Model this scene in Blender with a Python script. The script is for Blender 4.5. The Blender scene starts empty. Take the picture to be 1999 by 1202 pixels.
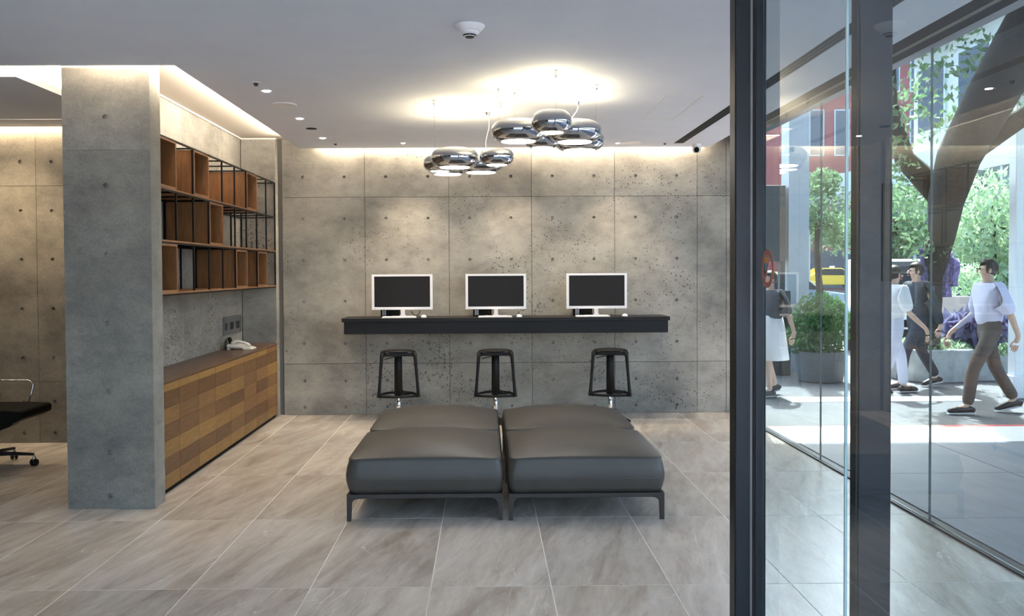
import bpy, bmesh, math, random
from mathutils import Vector, Matrix
random.seed(7)
PI = math.pi
scene = bpy.context.scene
COL = scene.collection

# ------------------------------------------------------------------ camera
F_PX = 1686.28
YAW, PITCH, ROLL, EYE = 0.0102, 0.0223, -0.0055, 1.572
cam_data = bpy.data.cameras.new('camera')
cam = bpy.data.objects.new('camera', cam_data); COL.objects.link(cam)
sy_, cy_, sp_, cp_ = math.sin(YAW), math.cos(YAW), math.sin(PITCH), math.cos(PITCH)
r0 = Vector((cy_, -sy_, 0)); f0 = Vector((sy_*cp_, cy_*cp_, -sp_)); u0 = Vector((sy_*sp_, cy_*sp_, cp_))
cr, sr = math.cos(ROLL), math.sin(ROLL)
rt = r0*cr + u0*sr; up = u0*cr - r0*sr
m = Matrix((rt, up, -f0)).transposed().to_4x4(); m.translation = (0, 0, EYE)
cam.matrix_world = m
cam_data.sensor_width = 36; cam_data.lens = F_PX/1999*36
cam_data.shift_x = (999.5-964.13)/1999; cam_data.shift_y = -(601-566.78)/1999
cam_data.clip_start = 0.05; cam_data.clip_end = 500
scene.camera = cam

# ------------------------------------------------------------------ world, sun, exposure
world = bpy.data.worlds.new('World'); scene.world = world; world.use_nodes = True
wn = world.node_tree.nodes; wl = world.node_tree.links
sky = wn.new('ShaderNodeTexSky'); sky.sky_type = 'NISHITA'; sky.sun_disc = False
sky.sun_elevation = math.radians(57); sky.sun_rotation = math.radians(12); sky.air_density = 1.0; sky.dust_density = 5.0; sky.ozone_density = .6
wl.new(sky.outputs[0], wn['Background'].inputs[0]); wn['Background'].inputs[1].default_value = 0.62

def light(name, kind, loc, energy, color, rot=(0, 0, 0), size=.1, size_y=None, **kw):
    d = bpy.data.lights.new(name, kind); d.energy = energy; d.color = color
    if kind == 'AREA':
        d.size = size
        if size_y: d.shape = 'RECTANGLE'; d.size_y = size_y
        elif kw.get('disk'): d.shape = 'DISK'
    if kind == 'SPOT':
        d.spot_size = math.radians(kw.get('angle', 60)); d.spot_blend = kw.get('blend', .8); d.shadow_soft_size = size
    if kind == 'SUN': d.angle = math.radians(.8)
    if 'spread' in kw: d.spread = math.radians(kw['spread'])
    o = bpy.data.objects.new(name, d); COL.objects.link(o); o.location = loc; o.rotation_euler = rot
    return o

WARM = (1.0, .80, .55); WARMW = (1.0, .88, .70)
sun_dir = Vector((math.sin(math.radians(12))*math.cos(math.radians(57)), math.cos(math.radians(12))*math.cos(math.radians(57)), math.sin(math.radians(57))))
s = light('sun', 'SUN', (6, 20, 30), 8.5, (1, .96, .9)); s.rotation_euler = sun_dir.to_track_quat('Z', 'Y').to_euler()
scene.view_settings.view_transform = 'Standard'; scene.view_settings.look = 'None'
scene.view_settings.gamma = 1; scene.view_settings.use_curve_mapping = False
scene.view_settings.exposure = 1.32

# cove strips hidden above the ceiling edges (linear LED lights of the room)
light('cove_strip_back_wall', 'AREA', (.22, 9.455, 3.04), 40, (1, .84, .62), (0, 0, 0), 4.4, .05)
light('cove_strip_alcove', 'AREA', (-2.05, 7.4, 2.965), 16, WARMW, (0, math.radians(115), 0), .03, 3.5)
light('cove_strip_left_room', 'AREA', (-4.6, 8.0, 3.0), 22, WARM, (0, 0, 0), 3.0, .05)
light('cove_strip_left_recess', 'AREA', (-3.62, 6.7, 2.972), 60, WARMW, (PI, 0, 0), .7, 1.5)
light('cove_strip_column', 'AREA', (-2.5, 5.69, 2.965), 11, WARMW, (math.radians(150), 0, 0), 1.5, .03)

light('left_room_fill_spot', 'SPOT', (-4.3, 7.2, 2.88), 45, WARM, (math.radians(42), 0, 0), .05, angle=70, blend=1)  # added spot without a fitting, lifts the middle of the left-room wall
# ------------------------------------------------------------------ materials
def new_mat(name):
    mt = bpy.data.materials.new(name); mt.use_nodes = True
    nt = mt.node_tree; b = nt.nodes['Principled BSDF']
    return mt, nt, b
def simple(name, col, rough=.5, metal=0, noise=0.0, nscale=30, bump=0.0, spec=None, coat=0):
    mt, nt, b = new_mat(name)
    b.inputs['Base Color'].default_value = (*col, 1); b.inputs['Roughness'].default_value = rough
    b.inputs['Metallic'].default_value = metal
    if spec is not None: b.inputs['Specular IOR Level'].default_value = spec
    if coat: b.inputs['Coat Weight'].default_value = coat
    if noise or bump:
        n = nt.nodes.new('ShaderNodeTexNoise'); n.inputs['Scale'].default_value = nscale; n.inputs['Detail'].default_value = 6
        tc = nt.nodes.new('ShaderNodeTexCoord'); nt.links.new(tc.outputs['Object'], n.inputs['Vector'])
        if noise:
            r = nt.nodes.new('ShaderNodeValToRGB')
            r.color_ramp.elements[0].position = .3; r.color_ramp.elements[1].position = .7
            r.color_ramp.elements[0].color = (*[c*(1-noise) for c in col], 1)
            r.color_ramp.elements[1].color = (*[min(1, c*(1+noise)) for c in col], 1)
            nt.links.new(n.outputs[0], r.inputs[0]); nt.links.new(r.outputs[0], b.inputs['Base Color'])
        if bump:
            bp = nt.nodes.new('ShaderNodeBump'); bp.inputs['Strength'].default_value = bump; bp.inputs['Distance'].default_value = .01
            nt.links.new(n.outputs[0], bp.inputs['Height']); nt.links.new(bp.outputs[0], b.inputs['Normal'])
    return mt
def emit(name, col, strength):
    mt, nt, b = new_mat(name)
    b.inputs['Base Color'].default_value = (*col, 1)
    b.inputs['Emission Color'].default_value = (*col, 1); b.inputs['Emission Strength'].default_value = strength
    return mt
def N(nt, t, **kw):
    n = nt.nodes.new(t)
    for k, v in kw.items():
        if isinstance(v, (int, float, tuple)) and k in [i.name for i in n.inputs]: n.inputs[k].default_value = v
        else: setattr(n, k, v)
    return n
def ramp(nt, src, stops):
    r = nt.nodes.new('ShaderNodeValToRGB'); e = r.color_ramp.elements
    e[0].position, e[0].color = stops[0][0], (*stops[0][1], 1)
    e[1].position, e[1].color = stops[-1][0], (*stops[-1][1], 1)
    for p, c in stops[1:-1]:
        x = e.new(p); x.color = (*c, 1)
    nt.links.new(src, r.inputs[0]); return r.outputs[0]
def mixc(nt, mode, fac, a, b):
    x = nt.nodes.new('ShaderNodeMix'); x.data_type = 'RGBA'; x.blend_type = mode
    for sock, v in ((x.inputs[0], fac), (x.inputs[6], a), (x.inputs[7], b)):
        if isinstance(v, (int, float)): sock.default_value = v
        elif isinstance(v, tuple): sock.default_value = (*v, 1)
        else: nt.links.new(v, sock)
    return x.outputs[2]

def concrete(name, base, dark=.62, pits=1.0):
    mt, nt, b = new_mat(name); L = nt.links.new
    geo = N(nt, 'ShaderNodeNewGeometry'); oi = N(nt, 'ShaderNodeObjectInfo')
    mp = N(nt, 'ShaderNodeMapping'); mp.inputs['Scale'].default_value = (.8, .8, 1.05); L(geo.outputs['Position'], mp.inputs[0])
    big = N(nt, 'ShaderNodeTexNoise', Scale=1.7, Detail=7.0, Roughness=.62); L(mp.outputs[0], big.inputs['Vector'])
    mp2 = N(nt, 'ShaderNodeMapping'); mp2.inputs['Scale'].default_value = (1, 1, 1.7); L(geo.outputs['Position'], mp2.inputs[0])
    mid = N(nt, 'ShaderNodeTexNoise', Scale=7.0, Detail=8.0, Roughness=.7); L(mp2.outputs[0], mid.inputs['Vector'])
    fine = N(nt, 'ShaderNodeTexNoise', Scale=90.0, Detail=4.0, Roughness=.6); L(geo.outputs['Position'], fine.inputs['Vector'])
    c = tuple(base)
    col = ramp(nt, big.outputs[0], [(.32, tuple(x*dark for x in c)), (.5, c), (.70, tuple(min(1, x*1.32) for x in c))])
    g = ramp(nt, mid.outputs[0], [(.3, (.72, .72, .73)), (.5, (.96, .96, .95)), (.7, (1.13, 1.12, 1.08))])
    col = mixc(nt, 'MULTIPLY', .85, col, g)
    g2 = ramp(nt, fine.outputs[0], [(.35, (.82, .82, .82)), (.65, (1.1, 1.1, 1.1))])
    col = mixc(nt, 'MULTIPLY', .8, col, g2)
    mr = N(nt, 'ShaderNodeMapRange'); mr.inputs[3].default_value = .88; mr.inputs[4].default_value = 1.1; L(oi.outputs['Random'], mr.inputs[0])
    cc = N(nt, 'ShaderNodeCombineColor'); [L(mr.outputs[0], cc.inputs[i]) for i in range(3)]
    col = mixc(nt, 'MULTIPLY', 1.0, col, cc.outputs[0])
    # air holes: sparse voronoi dots, denser where a slow noise is high
    vo = N(nt, 'ShaderNodeTexVoronoi', Scale=38.0); vo.feature = 'F1'; L(geo.outputs['Position'], vo.inputs['Vector'])
    sep = N(nt, 'ShaderNodeSeparateColor'); L(vo.outputs['Color'], sep.inputs[0])
    dn = N(nt, 'ShaderNodeTexNoise', Scale=1.3, Detail=2.0); L(geo.outputs['Position'], dn.inputs['Vector'])
    rad = N(nt, 'ShaderNodeMath', operation='MULTIPLY'); L(sep.outputs[0], rad.inputs[0])
    sub = N(nt, 'ShaderNodeMath', operation='SUBTRACT'); L(dn.outputs[0], sub.inputs[0]); sub.inputs[1].default_value = .38
    L(sub.outputs[0], rad.inputs[1])
    r2 = N(nt, 'ShaderNodeMath', operation='MULTIPLY'); L(rad.outputs[0], r2.inputs[0]); r2.inputs[1].default_value = 1.5*pits
    lt = N(nt, 'ShaderNodeMath', operation='LESS_THAN'); L(vo.outputs['Distance'], lt.inputs[0]); L(r2.outputs[0], lt.inputs[1])
    col = mixc(nt, 'MULTIPLY', lt.outputs[0], col, (.42, .41, .40))
    L(col, b.inputs['Base Color']); b.inputs['Roughness'].default_value = .62; b.inputs['Specular IOR Level'].default_value = .35
    bp = N(nt, 'ShaderNodeBump', Strength=.25, Distance=.004); L(mid.outputs[0], bp.inputs['Height'])
    bp2 = N(nt, 'ShaderNodeBump', Strength=.5, Distance=.003); bp2.invert = True
    L(lt.outputs[0], bp2.inputs['Height']); L(bp.outputs[0], bp2.inputs['Normal']); L(bp2.outputs[0], b.inputs['Normal'])
    return mt

def tile_mat():
    mt, nt, b = new_mat('stone_tile'); L = nt.links.new
    geo = N(nt, 'ShaderNodeNewGeometry'); oi = N(nt, 'ShaderNodeObjectInfo')
    off = N(nt, 'ShaderNodeVectorMath', operation='SCALE'); cmb = N(nt, 'ShaderNodeCombineXYZ')
    L(oi.outputs['Random'], cmb.inputs[0]); L(oi.outputs['Random'], cmb.inputs[2]); L(cmb.outputs[0], off.inputs[0]); off.inputs['Scale'].default_value = 40
    add = N(nt, 'ShaderNodeVectorMath', operation='ADD'); L(geo.outputs['Position'], add.inputs[0]); L(off.outputs[0], add.inputs[1])
    rot = N(nt, 'ShaderNodeMapping'); rot.inputs['Rotation'].default_value = (0, 0, math.radians(14)); L(add.outputs[0], rot.inputs[0])
    mp = N(nt, 'ShaderNodeMapping'); mp.inputs['Scale'].default_value = (4.2, .8, 1); L(rot.outputs[0], mp.inputs[0])
    st = N(nt, 'ShaderNodeTexNoise', Scale=1.2, Detail=9.0, Roughness=.62, Distortion=.6); L(mp.outputs[0], st.inputs['Vector'])
    col = ramp(nt, st.outputs[0], [(.30, (.37, .31, .255)), (.44, (.49, .43, .37)), (.54, (.56, .50, .435)), (.70, (.65, .60, .54))])
    st2 = N(nt, 'ShaderNodeTexNoise', Scale=4.5, Detail=8.0, Roughness=.7, Distortion=1.0); L(mp.outputs[0], st2.inputs['Vector'])
    g0 = ramp(nt, st2.outputs[0], [(.3, (.84, .83, .82)), (.5, (1, 1, 1)), (.7, (1.1, 1.1, 1.1))]); col = mixc(nt, 'MULTIPLY', .9, col, g0)
    vn = N(nt, 'ShaderNodeTexNoise', Scale=.9, Detail=3.0, Roughness=.5, Distortion=1.4); L(mp.outputs[0], vn.inputs['Vector'])
    vein = ramp(nt, vn.outputs[0], [(.494, (0, 0, 0)), (.5, (1, 1, 1)), (.506, (0, 0, 0))])
    vm = N(nt, 'ShaderNodeTexNoise', Scale=2.2, Detail=3.0); L(add.outputs[0], vm.inputs['Vector'])
    vmr = ramp(nt, vm.outputs[0], [(.46, (0, 0, 0)), (.64, (.7, .7, .7))])
    f = N(nt, 'ShaderNodeMath', operation='MULTIPLY'); L(vein, f.inputs[0]); L(vmr, f.inputs[1])
    col = mixc(nt, 'MIX', f.outputs[0], col, (.80, .76, .70))
    fn = N(nt, 'ShaderNodeTexNoise', Scale=160.0, Detail=2.0); L(geo.outputs['Position'], fn.inputs['Vector'])
    g = ramp(nt, fn.outputs[0], [(.3, (.93, .93, .93)), (.7, (1.05, 1.05, 1.05))]); col = mixc(nt, 'MULTIPLY', 1.0, col, g)
    mr = N(nt, 'ShaderNodeMapRange'); mr.inputs[3].default_value = .93; mr.inputs[4].default_value = 1.06; L(oi.outputs['Random'], mr.inputs[0])
    cc = N(nt, 'ShaderNodeCombineColor'); [L(mr.outputs[0], cc.inputs[i]) for i in range(3)]
    col = mixc(nt, 'MULTIPLY', 1.0, col, cc.outputs[0])
    L(col, b.inputs['Base Color']); b.inputs['Roughness'].default_value = .24; b.inputs['Specular IOR Level'].default_value = .5
    rr = N(nt, 'ShaderNodeMapRange'); rr.inputs[3].default_value = .2; rr.inputs[4].default_value = .28; L(st.outputs[0], rr.inputs[0]); L(rr.outputs[0], b.inputs['Roughness'])
    return mt

def wood(name, c, axis='Y', rough=.45):
    mt, nt, b = new_mat(name); L = nt.links.new
    geo = N(nt, 'ShaderNodeNewGeometry'); oi = N(nt, 'ShaderNodeObjectInfo')
    mp = N(nt, 'ShaderNodeMapping'); mp.inputs['Scale'].default_value = {'Y': (14, 2, 14), 'Z': (14, 14, 2), 'X': (2, 14, 14)}[axis]
    off = N(nt, 'ShaderNodeVectorMath', operation='ADD'); cmb = N(nt, 'ShaderNodeCombineXYZ')
    L(oi.outputs['Random'], cmb.inputs[1]); sc = N(nt, 'ShaderNodeVectorMath', operation='SCALE'); sc.inputs['Scale'].default_value = 30
    L(cmb.outputs[0], sc.inputs[0]); L(geo.outputs['Position'], off.inputs[0]); L(sc.outputs[0], off.inputs[1]); L(off.outputs[0], mp.inputs[0])
    n1 = N(nt, 'ShaderNodeTexNoise', Scale=3.0, Detail=8.0, Roughness=.65, Distortion=.4); L(mp.outputs[0], n1.inputs['Vector'])
    col = ramp(nt, n1.outputs[0], [(.3, tuple(x*.72 for x in c)), (.5, c), (.7, tuple(min(1, x*1.25) for x in c))])
    mr = N(nt, 'ShaderNodeMapRange'); mr.inputs[3].default_value = .86; mr.inputs[4].default_value = 1.12; L(oi.outputs['Random'], mr.inputs[0])
    cc = N(nt, 'ShaderNodeCombineColor'); [L(mr.outputs[0], cc.inputs[i]) for i in range(3)]
    col = mixc(nt, 'MULTIPLY', 1.0, col, cc.outputs[0])
    L(col, b.inputs['Base Color']); b.inputs['Roughness'].default_value = rough
    bp = N(nt, 'ShaderNodeBump', Strength=.12, Distance=.002); L(n1.outputs[0], bp.inputs['Height']); L(bp.outputs[0], b.inputs['Normal'])
    return mt

def glass_mat(name, tint, refl=1.0):
    mt = bpy.data.materials.new(name); mt.use_nodes = True; nt = mt.node_tree; nt.nodes.clear(); L = nt.links.new
    out = N(nt, 'ShaderNodeOutputMaterial'); mx = N(nt, 'ShaderNodeMixShader'); tr = N(nt, 'ShaderNodeBsdfTransparent'); gl = N(nt, 'ShaderNodeBsdfGlossy')
    tr.inputs[0].default_value = (*tint, 1); gl.inputs['Roughness'].default_value = 0.0; gl.inputs[0].default_value = (1, 1, 1, 1)
    fr = N(nt, 'ShaderNodeFresnel'); fr.inputs[0].default_value = 1.5
    ml = N(nt, 'ShaderNodeMath', operation='MULTIPLY'); L(fr.outputs[0], ml.inputs[0]); ml.inputs[1].default_value = refl
    geo = N(nt, 'ShaderNodeNewGeometry'); inv = N(nt, 'ShaderNodeMath', operation='SUBTRACT'); inv.inputs[0].default_value = 1; L(geo.outputs['Backfacing'], inv.inputs[1])
    m2 = N(nt, 'ShaderNodeMath', operation='MULTIPLY'); L(ml.outputs[0], m2.inputs[0]); L(inv.outputs[0], m2.inputs[1])
    L(m2.outputs[0], mx.inputs[0]); L(tr.outputs[0], mx.inputs[1]); L(gl.outputs[0], mx.inputs[2]); L(mx.outputs[0], out.inputs[0])
    return mt

def leaf_mat(name, c1, c2):
    mt, nt, b = new_mat(name); L = nt.links.new
    geo = N(nt, 'ShaderNodeNewGeometry')
    n = N(nt, 'ShaderNodeTexNoise', Scale=6.0, Detail=4.0); L(geo.outputs['Position'], n.inputs['Vector'])
    col = ramp(nt, n.outputs[0], [(.35, c1), (.65, c2)]); L(col, b.inputs['Base Color'])
    b.inputs['Roughness'].default_value = .5
    tl = N(nt, 'ShaderNodeBsdfTranslucent'); L(col, tl.inputs[0]); mx = N(nt, 'ShaderNodeMixShader'); mx.inputs[0].default_value = .4
    L(b.outputs[0], mx.inputs[1]); L(tl.outputs[0], mx.inputs[2]); L(mx.outputs[0], nt.nodes['Material Output'].inputs[0])
    return mt

M = {}
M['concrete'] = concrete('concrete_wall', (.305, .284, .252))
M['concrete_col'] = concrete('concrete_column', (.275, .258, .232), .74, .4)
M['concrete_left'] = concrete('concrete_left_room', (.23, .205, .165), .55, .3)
M['joint'] = simple('joint_shadow_grey', (.14, .13, .12), .9)
M['tile'] = tile_mat()
M['grout'] = simple('pale_grout', (.80, .76, .70), .7, noise=.1)
M['paint'] = simple('ceiling_paint', (.74, .765, .84), .8, noise=.02, nscale=4)
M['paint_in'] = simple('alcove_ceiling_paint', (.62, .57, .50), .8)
M['white_trim'] = simple('white_trim', (.75, .73, .69), .6)
M['wood'] = wood('shelf_plywood', (.22, .098, .036), 'Z')
M['wood_edge'] = wood('shelf_plywood_edge', (.29, .135, .055), 'Y')
M['v1'] = wood('veneer_light', (.275, .147, .042), 'Y'); M['v2'] = wood('veneer_mid', (.205, .102, .034), 'Y'); M['v3'] = wood('veneer_dark', (.145, .068, .024), 'Y')
M['top'] = wood('cabinet_top_veneer', (.145, .075, .038), 'Y', .3)
M['black_metal'] = simple('black_steel', (.010, .010, .010), .45, .6)
M['black_wood'] = simple('black_stained_wood', (.010, .0095, .010), .5, noise=.15, nscale=20, spec=.25)
M['fascia'] = simple('charcoal_fascia', (.011, .011, .013), .45, 0, spec=.2)
M['plastic'] = simple('black_plastic', (.008, .008, .0085), .5, spec=.25)
M['chrome'] = simple('chrome', (.52, .53, .56), .035, 1)
M['steel'] = simple('polished_steel', (.75, .75, .76), .15, 1)
M['leather'] = simple('grey_leather', (.060, .053, .046), .42, noise=.06, nscale=9, bump=.05)
M['seam'] = simple('leather_seam', (.075, .072, .07), .5)
M['bronze'] = simple('dark_bronze_frame', (.045, .037, .034), .4, .5)
M['alu_dark'] = simple('anodised_charcoal', (.034, .033, .040), .38, .55)
M['alu_blk'] = simple('anodised_black', (.012, .011, .011), .4, .3)
M['alu_line'] = simple('pale_line_grey', (.45, .43, .42), .4, .2)  # pale grey; in the post groove it stands for the highlight
M['white_plastic'] = simple('white_plastic', (.80, .78, .79), .35)
M['pinkish'] = simple('pale_key_plastic', (.78, .70, .68), .5)
M['screen'] = simple('dark_screen', (.016, .0135, .013), .30, spec=.12)
M['black_box'] = simple('matt_black', (.006, .006, .006), .6, spec=.1)
M['cream'] = simple('cream_plastic', (.80, .75, .66), .35)
M['lamp'] = emit('lamp_diffuser', (1, .97, .92), 6.5)
M['lamp_small'] = emit('downlight_lens', (1, .95, .88), 14)
M['grille'] = simple('slot_grille', (.035, .033, .032), .6)
M['glass'] = glass_mat('clear_glass', (.93, .965, .97), 1.0)
M['glass_door'] = glass_mat('door_glass', (.86, .925, .94), 1.25)
M['glass_edge'] = simple('glass_edge', (.55, .66, .66), .3)
M['joint_seal'] = simple('joint_seal', (.12, .14, .14), .4)
M['facade_metal'] = simple('facade_head_metal', (.20, .21, .25), .4, .4)
M['track'] = simple('floor_track', (.03, .03, .035), .4, .6)
M['asphalt'] = simple('asphalt', (.085, .09, .10), .85, noise=.15, nscale=60)
M['paving'] = simple('dark_paving', (.115, .135, .175), .55, noise=.12, nscale=3)
M['pale_stone'] = simple('pale_kerb_stone', (.60, .60, .60), .7, noise=.06)
M['red_line'] = simple('red_kerb_line', (.55, .10, .09), .6)
M['road_white'] = simple('road_marking_white', (.78, .78, .78), .6)
M['bark'] = simple('tree_bark', (.028, .024, .021), .9, noise=.4, nscale=14, bump=.9)
M['leaf'] = leaf_mat('tree_leaves', (.08, .17, .075), (.24, .37, .20))
M['leaf_dark'] = leaf_mat('shrub_leaves', (.02, .08, .02), (.08, .20, .06))
M['leaf_purple'] = leaf_mat('purple_leaves', (.06, .05, .14), (.26, .25, .40))
M['leaf_pale'] = leaf_mat('pale_leaves', (.25, .42, .25), (.55, .66, .42))
M['soil'] = simple('soil', (.05, .035, .025), .95)
M['planter'] = simple('planter_concrete', (.33, .35, .36), .75, noise=.2, nscale=8)
M['pot'] = simple('dark_pot', (.07, .085, .10), .6)
M['out_col'] = simple('pale_blue_cladding', (.35, .42, .50), .4)
M['kiosk'] = simple('dark_cladding', (.035, .042, .05), .4)
M['kiosk_trim'] = simple('kiosk_trim', (.55, .47, .43), .5)
M['bld'] = simple('pale_render', (.50, .52, .52), .8, noise=.06, nscale=2)
M['bld_red'] = simple('red_facade', (.30, .085, .08), .7, noise=.1, nscale=2)
M['bld_glass'] = simple('building_window', (.07, .09, .12), .12)
M['bld_trim'] = simple('pale_green_grey_ledge', (.50, .56, .55), .6)
M['brick'] = simple('pink_brick_facade', (.42, .26, .23), .8, noise=.12, nscale=6)
M['yellow'] = simple('taxi_yellow', (.85, .55, .03), .3, coat=.5)
M['van_white'] = simple('van_white', (.74, .77, .80), .3, coat=.5)
M['car_blue'] = simple('car_blue_grey', (.20, .33, .45), .3, coat=.5)
M['tyre'] = simple('tyre_rubber', (.012, .012, .012), .7)
M['car_glass'] = simple('car_glass', (.03, .04, .05), .08)
M['red_lamp'] = simple('tail_lamp_red', (.5, .02, .02), .3)
M['skin'] = simple('skin', (.55, .36, .27), .55)
M['hair'] = simple('black_hair', (.015, .012, .01), .5)
M['shirt'] = simple('lavender_shirt', (.55, .55, .70), .8)
M['trouser_brown'] = simple('brown_trousers', (.10, .075, .065), .85)
M['trouser_pale'] = simple('pale_trousers', (.62, .62, .72), .85)
M['white_cloth'] = simple('white_cloth', (.75, .75, .78), .85)
M['dark_cloth'] = simple('dark_cloth', (.03, .035, .05), .85)
M['shoe'] = simple('black_shoe', (.012, .012, .014), .4)
M['sole'] = simple('white_sole', (.8, .8, .8), .6)
M['purple_cloth'] = simple('purple_patterned_cloth', (.20, .18, .33), .8, noise=.6, nscale=25)
M['sticker_red'] = simple('sticker_red', (.55, .20, .15), .5)
M['sticker_orange'] = simple('sticker_orange', (.85, .36, .08), .5)
M['sticker_teal'] = simple('sticker_teal', (.25, .45, .45), .5)
M['pink_board'] = simple('pale_pink_board', (.60, .48, .44), .7)
M['key'] = simple('socket_dark', (.02, .02, .02), .5)
M['white_mark'] = simple('white_print', (.8, .8, .8), .6)

# ------------------------------------------------------------------ mesh helpers
def tag(o, label=None, cat=None, group=None, kind=None):
    if label: o['label'] = label
    if cat: o['category'] = cat
    if group: o['group'] = group
    if kind: o['kind'] = kind
    return o
def obj(name, bm, mat, parent=None, smooth=False, bevel=0, seg=2, auto=None):
    me = bpy.data.meshes.new(name); bm.to_mesh(me); bm.free()
    me.materials.append(mat)
    if smooth:
        for p in me.polygons: p.use_smooth = True
    o = bpy.data.objects.new(name, me); COL.objects.link(o)
    if parent: o.parent = parent
    if bevel:
        b = o.modifiers.new('bevel', 'BEVEL'); b.width = bevel; b.segments = seg; b.limit_method = 'ANGLE'
    return o
def empty(name, loc, rz=0):
    o = bpy.data.objects.new(name, None); COL.objects.link(o); o.location = loc; o.rotation_euler = (0, 0, rz); o.empty_display_size = .1
    return o
def B(): return bmesh.new()
def box(bm, x0, x1, y0, y1, z0, z1):
    vs = [bm.verts.new(p) for p in ((x0, y0, z0), (x1, y0, z0), (x1, y1, z0), (x0, y1, z0), (x0, y0, z1), (x1, y0, z1), (x1, y1, z1), (x0, y1, z1))]
    for f in ((0, 3, 2, 1), (4, 5, 6, 7), (0, 1, 5, 4), (1, 2, 6, 5), (2, 3, 7, 6), (3, 0, 4, 7)): bm.faces.new([vs[i] for i in f])
    return bm
def bx(*a): return box(B(), *a)
def lathe(bm, prof, c=(0, 0, 0), n=32, sx=1, sy=1):
    rings = []
    for r, z in prof:
        if r < 1e-6: rings.append([bm.verts.new((c[0], c[1], c[2]+z))])
        else: rings.append([bm.verts.new((c[0]+r*sx*math.cos(2*PI*k/n), c[1]+r*sy*math.sin(2*PI*k/n), c[2]+z)) for k in range(n)])
    for a, b in zip(rings, rings[1:]):
        for k in range(n):
            k2 = (k+1) % n
            if len(a) == 1 and len(b) == 1: continue
            if len(a) == 1: bm.faces.new((a[0], b[k2], b[k]))
            elif len(b) == 1: bm.faces.new((a[k], a[k2], b[0]))
            else: bm.faces.new((a[k], a[k2], b[k2], b[k]))
    if len(rings[0]) > 1: bm.faces.new(rings[0][::-1])
    if len(rings[-1]) > 1: bm.faces.new(rings[-1])
    bmesh.ops.recalc_face_normals(bm, faces=bm.faces)
    return bm
def tube(bm, pts, r, n=10, flat=1.0, cap=True):
    pts = [Vector(p) for p in pts]; rings = []
    rs = r if isinstance(r, (list, tuple)) else [r]*len(pts)
    up_ = Vector((0, 0, 1))
    for i, p in enumerate(pts):
        d = (pts[min(i+1, len(pts)-1)]-pts[max(i-1, 0)]).normalized()
        a = d.cross(up_)
        if a.length < 1e-3: a = d.cross(Vector((0, 1, 0)))
        a.normalize(); b = d.cross(a).normalized()
        if rings and (a.dot(pa) < 0): a, b = -a, -b
        pa = a
        rings.append([bm.verts.new(p+a*(rs[i]*math.cos(2*PI*k/n))+b*(rs[i]*flat*math.sin(2*PI*k/n))) for k in range(n)])
    for a, b in zip(rings, rings[1:]):
        for k in range(n): bm.faces.new((a[k], a[(k+1) % n], b[(k+1) % n], b[k]))
    if cap: bm.faces.new(rings[0][::-1]); bm.faces.new(rings[-1])
    bmesh.ops.recalc_face_normals(bm, faces=bm.faces)
    return bm
def prism(bm, pts, y0, y1, axis='Y'):
    """pts: 2D outline; extruded along axis"""
    def P(a, b, t):
        return {'Y': (a, t, b), 'X': (t, a, b), 'Z': (a, b, t)}[axis]
    A = [bm.verts.new(P(a, b, y0)) for a, b in pts]; Bv = [bm.verts.new(P(a, b, y1)) for a, b in pts]
    n = len(pts)
    bm.faces.new(A); bm.faces.new(Bv[::-1])
    for i in range(n): bm.faces.new((A[i], Bv[i], Bv[(i+1) % n], A[(i+1) % n]))
    bmesh.ops.recalc_face_normals(bm, faces=bm.faces)
    return bm
def copy_tree(o, parent=None):
    c = o.copy(); COL.objects.link(c); c.parent = parent
    for ch in list(o.children): copy_tree(ch, c)
    return c

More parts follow.
